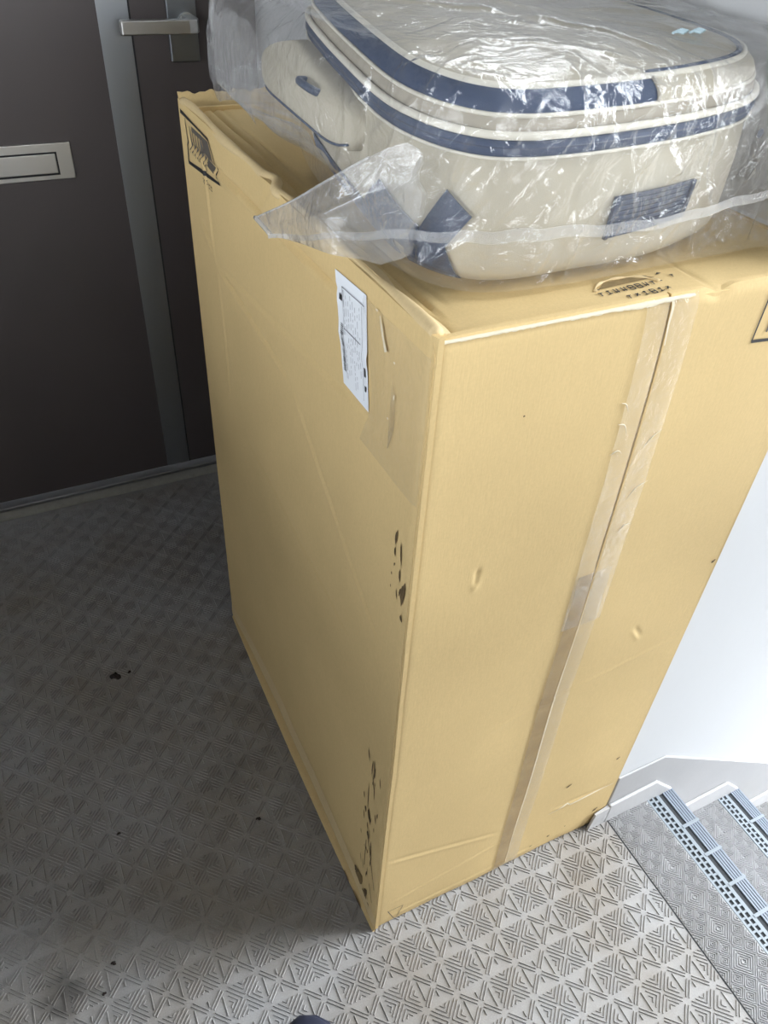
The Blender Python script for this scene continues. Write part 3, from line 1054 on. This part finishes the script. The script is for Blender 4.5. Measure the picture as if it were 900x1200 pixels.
tape(np.linspace(.60, .9985, 150), -.026, -.0017, .0012, 'clear_tape', 'clear_tape', 31, 18)
tape(np.linspace(.60, .9985, 150), .0017, .030, .0012, 'clear_tape', 'clear_tape', 32, 18)
tape(np.linspace(.012, .685, 120), -.022, -.0004, .0009, 'packing_tape', 'tan_tape', 33)
tape(np.linspace(.012, .685, 120), .0004, .024, .0009, 'packing_tape', 'clear_tape', 34)
v, f = merge([ribbon(lambda x, z, e: F3(x, z, e), [(seam_x(z) + .0008, z) for z in np.linspace(.02, .66, 30)], [.0006, .0016, .0018, .0022, .0012, .0008], .0016),
              ribbon(F3, [(.2225, .998), (.2235, .975), (.2265, .955)], [.003, .0022, .001], .0022)])
mk('torn_edge', v, f, 'paper_torn', box)
parts = []
for a, b, m_ in [((.196, .905), (.207, .893), .004), ((.199, .882), (.213, .868), .0055), ((.199, .848), (.214, .846), .004), ((.258, .862), (.240, .845), .003), ((.262, .80), (.240, .782), .006),
                 ((.258, .745), (.244, .738), .004)]:
    a, b = np.array(a), np.array(b)
    tt = np.linspace(0, 1, 12)
    q = a[None] + (b - a)[None] * tt[:, None] + np.array([0, 1])[None] * (m_ * np.sin(np.pi * tt ** 1.4))[:, None]
    parts.append(tube_vf(F3(q[:, 0], q[:, 1], .0014), .0006 * np.sin(np.pi * np.clip(tt, .06, .94)), 6))
v, f = merge(parts)
mk('tape_wrinkle', v, f, 'paper_torn', box, True)
Yt, Zq = np.meshgrid(np.linspace(.004, .105, 40), np.linspace(.845, .985, 50), indexing='ij')
rs = sines(40, 14, 15, 50)
P = L3(Yt + .012 * np.sin(Zq * 40) * (Yt > .06), Zq, .0010)
P[..., 0] -= .0005 * (rs(Yt, Zq) + 1)
mk_grid('clear_tape', P, 'side_tape', box)
v, f = merge([ribbon(L3, [(.0835, .982), (.0770, .968), (.0700, .957)], [.001, .0035, .003, .005], .0024), blobs(L3, [(.09, .984, .004, .002, 0), (.052, .925, .002, .006, .2), (.055, .955, .003, .002, 0), (.06, .90, .003, .002, 0)], .0022)])
mk('paper_fleck', v, f, 'paper_torn', box)

# stains and scuffs
it = [(.031, .790, .004, .017, .1), (.031, .772, .003, .010, -.1), (.020, .778, .0025, .026, -.15), (.030, .757, .002, .005, .3), (.019, .752, .003, .014, -.1), (.011, .735, .007, .030, .1), (.016, .733, .003, .012, .2),
      (.010, .702, .004, .008, -.3), (.022, .725, .002, .012, -.2), (.034, .742, .0015, .004, 0), (.034, .725, .0015, .004, 0)]
v, f = blobs(L3, it, .0008)
mk('dirt_mark', v, f, 'dirt', box)
it = []
rs_ = random.Random(4)
for k in range(34):
    z = rs_.uniform(.10, .42)
    y = .040 + rs_.gauss(0, .010) - (z - .25) * .06
    it.append((max(y, .006), z, rs_.uniform(.0012, .003), rs_.uniform(.006, .032), rs_.uniform(-.2, .1)))
it += [(.044, .273, .009, .030, -.2), (.056, .272, .006, .014, 0), (.044, .222, .007, .016, -.2), (.050, .315, .0022, .060, 0)]
v, f = merge([blobs(L3, it, .0008), ribbon(L3, [(.044, .218), (.012, .115)], .0016, .0008), ribbon(L3, [(.048, .20), (.050, .12)], .0016, .0008), ribbon(L3, [(.030, .10), (.016, .065)], .0018, .0008)])
mk('dirt_mark', v, f, 'dirt', box)
it = [(.066, .050, .024, .045, .3), (.045, .030, .018, .040, .2), (.075, .035, .012, .03, .1), (.030, .022, .02, .03, 0)]
v, f = blobs(L3, it, .0009)
mk('damp_stain', v, f, 'dirt_soft', box)
v, f = merge([blobs(lambda y, z, e: np.stack([-.0045 + 0 * np.asarray(y), np.asarray(y, float), np.asarray(z, float)], -1), [(.055, .004, .03, .004, 0), (.095, .003, .02, .003, 0)], 0),
              blobs(L3, [(.040, .050, .010, .03, .2), (.078, .052, .012, .022, .5)], .0011)])
mk('damp_stain', v, f, 'dirt', box)
it = [(.321, .191, .012, .0035, .7), (.318, .037, .006, .0040, .5), (.408, .058, .012, .0045, .8), (.409, .211, .008, .0040, .6), (.350, .045, .003, .002, 0), (.425, .628, .007, .004, .8),
      (.092, .916, .0022, .0018, 0), (.285, .03, .006, .003, .4)]
v, f = blobs(F3, it, .0010)
mk('dirt_mark', v, f, 'dirt', box)
v, f = merge([blobs(F3, [(.12, .95, .06, .004, .9), (.03, .76, .03, .006, .2), (.37, .95, .05, .003, .9)], .0007)])
v, f = merge([ribbon(F3, [(.30, .118), (.335, .128), (.34, .123), (.425, .128)], [.001, .0022, .0016, .001], .0009)])
mk('torn_edge', v, f, 'paper_torn', box)

# ------------------------------------------------------------------ the suitcase
case = thing('suitcase', 'cream canvas suitcase with navy bands lying flat inside clear plastic on the carton', 'suitcase', (.21, .29, 1.0))
BODY = [(.036, .17), (.040, .115), (.058, .078), (.09, .060), (.16, .055), (.25, .062), (.33, .085), (.375, .13), (.39, .20), (.39, .35), (.385, .45), (.36, .50), (.28, .52), (.18, .52), (.12, .505), (.09, .46), (.07, .38), (.05, .27)]
NS = len(BODY) * 40
OUT = catmull(BODY, NS)
tg = np.roll(OUT, -1, 0) - np.roll(OUT, 1, 0)
tg /= np.linalg.norm(tg, axis=1)[:, None]
NRM = np.stack([tg[:, 1], -tg[:, 0]], 1)        # outward for a counter-clockwise outline
if ((OUT - OUT.mean(0)) * NRM).sum() < 0: NRM = -NRM


def tilt(x, y, z):
    return z + np.clip((z - 1.0) / .1, 0, 1.2) * (.030 * (y - .06) + .022 * np.clip(x - .10, 0, .3))


def ring(off, z, idx=None):
    o = OUT + NRM * np.broadcast_to(off, (len(OUT),))[:, None]
    if np.isscalar(z): z = np.full(len(o), z)
    p = np.stack([o[:, 0], o[:, 1], tilt(o[:, 0], o[:, 1], z)], -1)
    return p if idx is None else p[idx]


nb = sines(50, 10, 6, 20)
arc = np.concatenate([[0], np.cumsum(np.linalg.norm(np.diff(OUT, axis=0), axis=1))])


def body_ring(off, z):
    return ring(off + .0016 * nb(arc, np.full(NS, z)), z)


prof = [(-.05, 1.0005), (-.022, 1.001), (-.010, 1.004), (-.003, 1.012), (.0, 1.022), (.0015, 1.045), (.002, 1.065), (.001, 1.085), (-.001, 1.098), (-.004, 1.104)]
rings = [body_ring(a, b) for a, b in prof]
P = np.stack(rings, 1)
o = mk_grid('body', P, 'canvas', case, cu=True)


def band(name, rows, mat, idx=None, label=None, cu=True, parent=None):
    P = np.stack([ring(a, b, idx) for a, b in rows], 1)
    return mk_grid(name, P, mat, parent or case, cu=cu if idx is None else False, label=label)


band('lower_band', [(-.004, 1.0995), (.0022, 1.1002), (.0036, 1.105), (.0030, 1.1105), (-.004, 1.1115)], 'navy_fabric', label='navy band round the body')
band('band_stripe', [(.0024, 1.1055), (.0045, 1.1062), (.0045, 1.1068), (.0024, 1.1075)], 'navy_leather')
v, f = tube_vf(ring(.0026, 1.0995), .0013, 6, True); mk('piping', v, f, 'piping_cream', case, True)
v, f = tube_vf(ring(.0020, 1.1145), .0030, 8, True); mk('piping', v, f, 'piping_cream', case, True)
band('zip_gusset', [(-.004, 1.1125), (-.001, 1.1165), (-.002, 1.1225), (-.006, 1.1265)], 'canvas_shade', label='canvas gusset of the lid with its shade painted in')
v, f = tube_vf(ring(-.0035, 1.1260), .0016, 8, True); mk('piping', v, f, 'piping_cream', case, True)
# lid band: navy from the left side to a seam on the front, cream after it
xf = OUT[:, 0]
front = (OUT[:, 1] < .13) & (xf > .208)
start = int(np.argmax(front))
end = int(np.argmin(np.abs(OUT[:, 0] - .385) + np.abs(OUT[:, 1] - .44)))
lid_rows = [(-.0045, 1.1268), (-.0040, 1.130), (-.0065, 1.1345), (-.011, 1.1385), (-.016, 1.1405)]
idx_c = np.arange(start, end)
idx_n = np.concatenate([np.arange(end - 1, NS), np.arange(0, start + 1)])
band('lid_band', lid_rows, 'navy_fabric', idx_n)
band('lid_band', lid_rows, 'canvas', idx_c, label='cream right part of the lid band')
sm = np.stack([ring(a + .001, b)[start] for a, b in lid_rows])
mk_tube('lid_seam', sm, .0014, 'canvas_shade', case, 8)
v, f = tube_vf(ring(-.0165, 1.1412), .0024, 8, True); mk('piping', v, f, 'piping_cream', case, True)
v, f = tube_vf(ring(-.021, 1.1418, idx_c), .0026, 8); mk('piping', v, f, 'navy_fabric', case, True, label='navy piping of the lid on the right')
# lid top
core = np.stack([np.full(NS, .215), np.clip(OUT[:, 1], .24, .34)], -1)
nl = sines(60, 12, 5, 14)
rows = []
for lam in np.concatenate([[0, .01, .03], np.linspace(.06, 1, 22)]):
    o_ = OUT - NRM * .0165
    q = o_ + (core - o_) * lam
    z = 1.1405 + .010 * (1 - (1 - min(lam * 2.0, 1)) ** 2.2)
    z = z + .003 * nl(q[:, 0], q[:, 1]) * min(lam * 4, 1)
    rows.append(np.stack([q[:, 0], q[:, 1], tilt(q[:, 0], q[:, 1], z)], -1))
mk_grid('lid_top', np.stack(rows, 1), 'canvas', case, cu=True)


def surf(x_lo, n, z_lo):
    pass


def on_body(s, z, off):
    """s: metres along the outline from its first point"""
    s = np.asarray(s) % arc[-1]
    x = np.interp(s, arc, OUT[:, 0]); y = np.interp(s, arc, OUT[:, 1])
    nx = np.interp(s, arc, NRM[:, 0]); ny = np.interp(s, arc, NRM[:, 1])
    z = np.asarray(z, float)
    base = np.interp(z, [p[1] for p in prof], [p[0] for p in prof])
    o_ = base + off
    X_, Y_ = x + nx * o_, y + ny * o_
    return np.stack([X_, Y_, tilt(X_, Y_, z)], -1)


def s_front(x):
    """outline length where the front face passes x"""
    k = np.where((OUT[:, 1] < .13))[0]
    k = k[np.argsort(OUT[k, 0])]
    return np.interp(x, OUT[k, 0], arc[k])


def patch(name, corners, mat, off, nu=12, nv=8, parent=None, label=None, d=.0015):
    c = np.array(corners, float)
    u = np.linspace(0, 1, nu)[:, None, None]; v_ = np.linspace(0, 1, nv)[None, :, None]
    q = (1 - u) * (1 - v_) * c[0] + u * (1 - v_) * c[1] + u * v_ * c[2] + (1 - u) * v_ * c[3]
    A = on_body(q[..., 0], q[..., 1], off)
    B = on_body(q[..., 0], q[..., 1], off - d)
    n = nu * nv
    f = grid_faces(nu, nv)
    ring_ = [i * nv for i in range(nu)] + [(nu - 1) * nv + j for j in range(1, nv)] + [i * nv + nv - 1 for i in range(nu - 2, -1, -1)] + [j for j in range(nv - 2, 0, -1)]
    side = [(a, b, b + n, a + n) for a, b in zip(ring_, ring_[1:] + ring_[:1])]
    return mk(name, np.vstack([A.reshape(-1, 3), B.reshape(-1, 3)]), f + side, mat, parent or case, False, label=label)


# name patch on the front face, with raised frame and ribs
p0, p1 = s_front(.178), s_front(.262)
zp = lambda t, a: a + .004 * t
pt = patch('badge', [(p0, 1.0325), (p1 + .004, 1.037), (p1 + .008, 1.0665), (p0 + .002, 1.0655)], 'navy_leather', .0035, 16, 8, label='navy rectangular badge with raised ribs')
for k in range(7):
    a = .10 + k * .125
    za, zb = 1.0325 + .033 * a, 1.037 + .0295 * a
    patch('badge_rib', [(p0 + .005, za), (p1, zb), (p1, zb + .0018), (p0 + .005, za + .0018)], 'navy_leather', .0052, 14, 2, parent=pt)
for q in ([(p0, 1.0325), (p0 + .003, 1.0327), (p0 + .005, 1.0655), (p0 + .002, 1.0655)], [(p1 + .001, 1.037), (p1 + .004, 1.037), (p1 + .008, 1.0665), (p1 + .005, 1.0665)]):
    patch('badge_frame', q, 'navy_leather', .0054, 3, 6, parent=pt)
# navy corner guard at the front left, base band along the left side
s1 = s_front(.075)
patch('corner_guard', [(s1 - .075, 1.004), (s1 - .018, 1.003), (s1 - .030, 1.030), (s1 - .070, 1.030)], 'navy_leather', .0035, 16, 8, label='navy guard on the front left bottom corner')
patch('corner_strap', [(s1 - .066, 1.018), (s1 - .034, 1.024), (s1 - .012, 1.058), (s1 - .032, 1.074)], 'navy_leather', .0050, 10, 8, label='navy pointed strap rising from the corner')
patch('corner_strap', [(s1 - .145, 1.030), (s1 - .052, 1.014), (s1 - .055, 1.040), (s1 - .110, 1.058)], 'navy_fabric', .0042, 14, 8)
patch('base_band', [(arc[-1] + s1 - .36, 1.004), (arc[-1] + s1 - .090, 1.004), (arc[-1] + s1 - .090, 1.028), (arc[-1] + s1 - .36, 1.026)], 'navy_fabric', .0025, 40, 5, label='navy band along the bottom of the left side')
# side pocket that overhangs the left side
yp = np.linspace(0, 1, 26); zp_ = np.linspace(-1, 1, 17)
rows = []
for t in yp:
    y = .205 + .26 * t
    e = (1 - (2 * t - 1) ** 8) ** .5 if 0 < t < 1 else 0
    row = []
    for a in np.linspace(-math.pi / 2, math.pi / 2, 17):
        xin = np.interp(y, [.17, .27, .38, .46, .51], [.036, .05, .07, .09, .12])
        cx_ = xin + .004
        depth = cx_ - (.016 + .03 * (y - .2))
        row.append((cx_ - depth * e * abs(math.cos(a)) ** .45, y, tilt(0, y, 1.079 + .022 * e * np.sign(math.sin(a)) * abs(math.sin(a)) ** .6)))
    rows.append(row)
mk_grid('side_pocket', np.array(rows), 'canvas', case, label='cream pocket bulging from the left side')
pp = np.array([r[5] for r in rows])
pp[:, 0] -= .001
mk_tube('pocket_trim', pp[1:-1], .0011, 'navy_fabric', case, 6)
hx = np.array([(.026, .268, 1.098), (.016, .272, 1.102), (.013, .284, 1.104), (.015, .298, 1.104), (.024, .306, 1.102)])
mk_tube('side_handle', catmull(hx, 0, False), .0035, 'navy_leather', case, 8)

# ------------------------------------------------------------------ the clear plastic bag over it
bagt = thing('plastic_bag', 'clear wrinkled polythene bag wrapped round the cream suitcase', 'bag', (.21, .29, 1.0))
FA = catmull([(.026, .17), (.031, .110), (.051, .070), (.086, .051), (.16, .046), (.25, .050), (.35, .053), (.424, .066), (.430, .20), (.430, .35), (.424, .45), (.38, .53), (.28, .535), (.18, .535), (.11, .515), (.08, .465), (.058, .385), (.040, .27)], 0)
FB = catmull([(.020, .17), (.029, .110), (.050, .070), (.086, .051), (.16, .046), (.25, .050), (.35, .058), (.420, .076), (.430, .20), (.430, .35), (.424, .45), (.38, .53), (.28, .55), (.18, .56), (.08, .56), (.008, .525), (-.012, .44), (-.007, .29)], 0)
CORE = np.stack([np.full(NS, .215), np.clip(OUT[:, 1], .24, .34)], -1)
prof_f = []          # (z, inset fraction, lid lift)
for z in np.linspace(1.0025, 1.112, 64): prof_f.append((z, 0.0))
for t in np.linspace(0, 1, 22)[1:]:
    prof_f.append((1.112 + .036 * math.sin(t * math.pi / 2), .14 * (1 - math.cos(t * math.pi / 2))))
for t in np.linspace(0, 1, 70)[1:]:
    prof_f.append((1.148 + .0095 * (1 - (1 - min(2 * t, 1)) ** 2), .14 + .86 * t))
sub = np.arange(0, NS, 1)
arcF = np.concatenate([[0], np.cumsum(np.linalg.norm(np.diff(FB, axis=0), axis=1))])
SS = np.repeat(arcF[:, None], len(prof_f), 1)
hgt = [0]
for a, b in zip(prof_f, prof_f[1:]): hgt.append(hgt[-1] + math.hypot(b[0] - a[0], (b[1] - a[1]) * .18))
VV = np.repeat(np.array(hgt)[None], NS, 0)
rows = []
for z, lam in prof_f:
    b = sstep(np.full(NS, z), 1.030, 1.062)[:, None]
    o_ = FA * (1 - b) + FB * b
    q = o_ + (CORE - o_) * lam
    zc = np.full(NS, z)
    rows.append(np.stack([q[:, 0], q[:, 1], tilt(q[:, 0], q[:, 1], zc)], -1))
P = np.stack(rows, 1)
# outward normals
du = np.roll(P, -1, 0) - np.roll(P, 1, 0)
dv = np.gradient(P, axis=1)
Nf = np.cross(du, dv)
Nf /= np.linalg.norm(Nf, axis=-1, keepdims=True) + 1e-12
if Nf[0, 5] @ (P[0, 5] - P.mean((0, 1))) < 0: Nf = -Nf
rf = np.random.RandomState(12)
disp = np.zeros(P.shape[:2])


def fold(cs, cv, ang, ln, wd, am):
    a = (cs - math.cos(ang) * ln / 2, cv - math.sin(ang) * ln / 2)
    b = (cs + math.cos(ang) * ln / 2, cv + math.sin(ang) * ln / 2)
    L_ = ln
    t = (SS - a[0]) * math.cos(ang) + (VV - a[1]) * math.sin(ang)
    p = -(SS - a[0]) * math.sin(ang) + (VV - a[1]) * math.cos(ang)
    p = p + .004 * np.sin(t * 55 + cs * 100)
    e = np.clip(np.minimum(t, L_ - t) / (L_ * .35), 0, 1)
    e = e * e * (3 - 2 * e)
    return am * e * np.exp(-np.abs(p / wd) ** 1.4)


for k in range(210):        # sharp creases on the upright sides: mostly steep
    ang = rf.normal(1.15, .35) if rf.rand() < .8 else rf.uniform(0, math.pi)
    cs_ = rf.uniform(.02, .52) if rf.rand() < .6 else rf.uniform(0, arcF[-1])
    disp += fold(cs_, rf.uniform(.0, .15), ang, rf.uniform(.04, .12), rf.uniform(.0022, .0046), rf.choice([-.6, 1]) * rf.uniform(.0014, .0046))
for k in range(90):
    disp += fold(rf.uniform(0, arcF[-1]), rf.uniform(.0, .15), rf.uniform(0, math.pi), rf.uniform(.012, .035), rf.uniform(.0016, .003), rf.choice([-1, 1]) * rf.uniform(.0006, .0018))
soft = sines(77, 16, 8, 26)
disp += .0016 * soft(SS, VV)
lamv = np.array([l for _, l in prof_f])[None]
fade = 1 - sstep(np.repeat(lamv, NS, 0), .25, .6)
# creases across the top, in plan
topd = np.zeros(P.shape[:2])
X, Y = P[..., 0], P[..., 1]
for k in range(90):
    c = (rf.uniform(.0, .43), rf.uniform(.05, .55))
    ang = rf.normal(2.2, .35) if rf.rand() < .75 else rf.uniform(0, math.pi)
    ln = rf.uniform(.05, .22)
    a = (c[0] - math.cos(ang) * ln / 2, c[1] - math.sin(ang) * ln / 2)
    b = (c[0] + math.cos(ang) * ln / 2, c[1] + math.sin(ang) * ln / 2)
    wob = .004 * np.sin(X * 40 + Y * 31 + k)
    topd += rf.choice([-.5, 1]) * rf.uniform(.001, .0036) * seg_groove(X + wob, Y - wob, a, b, rf.uniform(.0022, .005))
tops = sines(78, 16, 8, 24)
topd += .0014 * tops(X, Y)
ontop = sstep(np.repeat(lamv, NS, 0), .06, .22)
disp = disp * fade + topd * ontop
low = sstep(VV, .0, .012)
P = P + Nf * (np.maximum(disp, -.0016) * low)[..., None]
P[..., 2] = np.maximum(P[..., 2], 1.0012)
P[..., 0] = np.minimum(P[..., 0], .4345)
mk_grid('film', P, 'poly_film', bagt, cu=True)
FILM = P


def film_at(k, z):
    """point on the film at outline index k, height z"""
    col = FILM[int(k) % NS, :64]
    zz_ = col[:, 2]
    return np.array([np.interp(z, zz_, col[:, i]) for i in range(3)])


# slack film gathered in layers behind the suitcase's left side
for lay in range(2):
    rl = sines(120 + lay, 16, 9, 34)
    U, V_ = np.meshgrid(np.linspace(0, 1, 70), np.linspace(0, 1, 44), indexing='ij')
    yy = .335 + .05 * lay + (.185 - .05 * lay) * U + .012 * np.sin(V_ * 7 + lay)
    fx_ = np.interp(yy, [.28, .36, .44, .50, .525], [-.007, -.011, -.012, -.002, .008])
    zz2 = 1.060 + .012 * lay + .008 * np.sin(U * 6 + lay) + (.072 - .01 * lay) * V_
    xx = fx_ - .0045 - .003 * lay + .030 * np.clip(V_ - .55, 0, 1) ** 1.5
    d2 = .0016 * rl(yy, zz2)
    mk_grid('slack_layer', np.stack([xx + d2, yy, zz2 + d2], -1), 'loose_film', bagt)

# sealed hem: a milky double strip from the loose corner across the front
def k_front(x):
    k = np.where(FA[:, 1] < .13)[0]
    return k[np.argmin(np.abs(FA[k, 0] - x) + .2 * np.abs(FA[k, 1] - .05))]


tip1, tip2 = np.array([-.043, .263, 1.0020]), np.array([-.043, .220, 1.0008])
hem = [tip2, np.array([-.030, .168, 1.018]), np.array([-.015, .125, 1.033]), np.array([.012, .106, 1.038])]
hem += [film_at(k_front(x), z) for x, z in ((.045, 1.043), (.065, 1.047), (.09, 1.048), (.12, 1.048), (.16, 1.045), (.20, 1.043), (.24, 1.043), (.28, 1.046), (.32, 1.049), (.36, 1.052), (.41, 1.056))]
hem = catmull(np.array(hem), 0, False)
out_n = np.gradient(hem, axis=0)
out_n = np.stack([out_n[:, 1], -out_n[:, 0], 0 * out_n[:, 0]], -1)
out_n /= np.linalg.norm(out_n, axis=1)[:, None] + 1e-9
hw = np.interp(np.linspace(0, 1, len(hem)), [0, .15, .4, .7, 1], [.0018, .0030, .0050, .0045, .0040])
wv = .001 * np.sin(np.arange(len(hem)) * .11)
P = np.stack([hem + out_n * (.0035 + wv[:, None] * .3) + np.array([0, 0, 1]) * (s * hw + wv)[:, None] for s in (-1, -.3, .3, 1)], 1)
mk_grid('sealed_hem', P, 'poly_hem', bagt, label='milky sealed hem strip across the front')
# loose corner of the bag, sticking out over the left edge of the carton
top_c = catmull(np.array([tip1, (-.036, .190, 1.039), (-.024, .146, 1.067), (-.008, .120, 1.087), (.008, .098, 1.103), (.030, .073, 1.114)]), 0, False)
bot_c = catmull(np.array([tip2, (-.036, .172, 1.0116), (-.028, .124, 1.0195), (-.012, .114, 1.018), (.006, .1125, 1.012), (.032, .096, 1.006)]), 0, False)
n = min(len(top_c), len(bot_c))
ta = np.linspace(0, 1, 90)
tc_ = np.stack([np.interp(ta, np.linspace(0, 1, len(top_c)), top_c[:, i]) for i in range(3)], -1)
bc_ = np.stack([np.interp(ta, np.linspace(0, 1, len(bot_c)), bot_c[:, i]) for i in range(3)], -1)
rg = sines(91, 14, 8, 30)
for side in (0, 1):
    rows = []
    for t in np.linspace(0, 1, 36):
        p = tc_ * (1 - t) + bc_ * t
        sh_ = np.minimum(ta * (.86 + .14 * math.sin(math.pi * t) + .03 * math.sin(t * 17)), 1)
        p = np.stack([np.interp(sh_, ta, p[:, i]) for i in range(3)], -1)
        bul = math.sin(math.pi * t) * np.minimum(ta * 2, 1) * (.012 if side == 0 else .002)
        crease = .0016 * rg(ta * .3, np.full(90, t * .1 + side)) + .003 * np.exp(-((t - .5 + .2 * ta) / .05) ** 2) * np.sin(ta * 3)
        p = p + np.array([-.75, -.6, .2]) * (bul + crease * math.sin(math.pi * t))[:, None]
        rows.append(p)
    mk_grid('loose_corner', np.stack(rows, 1), 'loose_film', bagt, label='loose corner of the bag over the left edge' if side == 0 else None)
mk_tube('corner_edge', tc_[:60] * np.linspace(1, 1, 60)[:, None], .0009, 'poly_hem', bagt, 6)
v, f = tube_vf(np.linspace(tip1, tip2, 8), .0022, 6)
mk('corner_edge', v, f, 'poly_hem', bagt, True)
# punched vent hole and pale blue print
hc = film_at(k_front(.318), 1.103)
a = np.linspace(0, 2 * np.pi, 20, endpoint=False)
mk('vent_hole', np.stack([hc[0] + .0035 * np.cos(a), hc[1] - .004 + 0 * a, hc[2] + .0035 * np.sin(a)], -1), [tuple(range(20))], 'grey_lining', bagt, label='small round vent hole')
parts = []
for k in range(6):
    c = np.array([.262 + .006 * k, .118 + .004 * (k % 3), 1.1640])
    parts.append(tube_vf([c, c + np.array([.006, .002, .0005]), c + np.array([.009, -.003, 0])], .0011, 5))
v, f = merge(parts)
mk('printed_mark', v, f, 'pale_blue_print', bagt, label='faint pale blue print')

# ------------------------------------------------------------------ small things on the floor


def clod(name, label, x, y, r, h, seed, mat='mud', group=None):
    rs2 = np.random.RandomState(seed)
    k, m = 14, 6
    V_, ph = [], rs2.uniform(0, 6, 4)
    for j in range(m):
        t = j / (m - 1) * math.pi / 2
        for i in range(k):
            a = i / k * 2 * math.pi
            rr = r * (1 + .25 * math.sin(2 * a + ph[0]) + .2 * math.sin(3 * a + ph[1]) + .12 * math.sin(5 * a + ph[2])) * math.cos(t)
            V_.append((x + rr * math.cos(a), y + rr * math.sin(a) * .8, .0008 + h * math.sin(t) * (1 + .3 * math.sin(4 * a + ph[3]))))
    o = mk(name, V_, grid_faces(m, k, cv=True, flip=True) + [tuple(range(k))], mat, None, True, loc=(x, y, 0))
    o['label'] = label; o['category'] = 'dirt'
    if group: o['group'] = group
    return o


clod('mud_clod', 'largest dark brown clod of dried mud on the dim floor left of the carton', -.258, .640, .010, .006, 3)
clod('mud_crumb', 'small dark crumb just right of the largest mud clod', -.231, .640, .0035, .003, 4)
for k, (x, y, r, lab_) in enumerate([(-.365, .120, .0035, 'dark crumb beside the brown floor stain at the bottom left'), (-.385, .085, .003, 'crumb at the lower rim of the brown floor stain'),
                                     (-.318, .315, .003, 'dark crumb on the open floor well above the brown stain'), (-.10, .245, .004, 'dark crumb on the shaded floor nearest the carton flange')]):
    clod('mud_crumb', lab_, x, y, r, .003, 20 + k)

# photographer's shoe, only its toe in the frame
shoe = thing('shoe', 'dark navy shoe whose toe just shows at the bottom edge', 'shoe', (-.168, -.195, 0))
th = math.radians(-4)
T0 = np.array([-.147, -.066])


def shoe_pt(u, v, z):
    """u: distance back from the toe tip, v: sideways"""
    return (T0[0] + v * math.cos(th) + u * math.sin(th) * 1, T0[1] - u * math.cos(th) + v * math.sin(th), z)


us = np.array([0, .006, .02, .045, .08, .12, .16, .20, .24, .262, .27])
hwid = np.array([.004, .020, .034, .043, .047, .045, .040, .036, .034, .024, .004])
hgtz = np.array([.030, .040, .048, .054, .064, .080, .092, .095, .095, .090, .070])
rows, sole = [], []
for u, hw_, hz in zip(us, hwid, hgtz):
    rows.append([shoe_pt(u, -hw_ * math.cos(a) * (1 if math.sin(a) < .8 else 1), .022 + (hz - .022) * max(math.sin(a), 0) ** .8) for a in np.linspace(0, math.pi, 19)])
    sole.append([shoe_pt(u, s * (hw_ + .003), z) for s, z in ((-1, .002), (-1.03, .012), (-1, .024), (0, .025), (1, .024), (1.03, .012), (1, .002))])
o = mk_grid('upper', np.array(rows), 'shoe_navy', shoe)
sb = o.modifiers.new('sub', 'SUBSURF'); sb.levels = 1; sb.render_levels = 2
o = mk_grid('sole', np.array(sole), 'shoe_navy', shoe, cv=True)
for k in range(4):
    u = .085 + k * .02
    z = float(np.interp(u, us, hgtz))
    mk_tube('lace', [shoe_pt(u, -.018, z - .004), shoe_pt(u, 0, z + .003), shoe_pt(u, .018, z - .004)], .0025, 'shoe_navy', shoe, 6)

# marks made of many specks too small to pick apart
for o in bpy.data.objects:
    n = o.name.split('.')[0]
    if n in ('printed_text', 'barcode', 'label_text', 'dirt_mark', 'damp_stain', 'paper_fleck', 'tape_wrinkle'):
        o['kind'] = 'stuff'
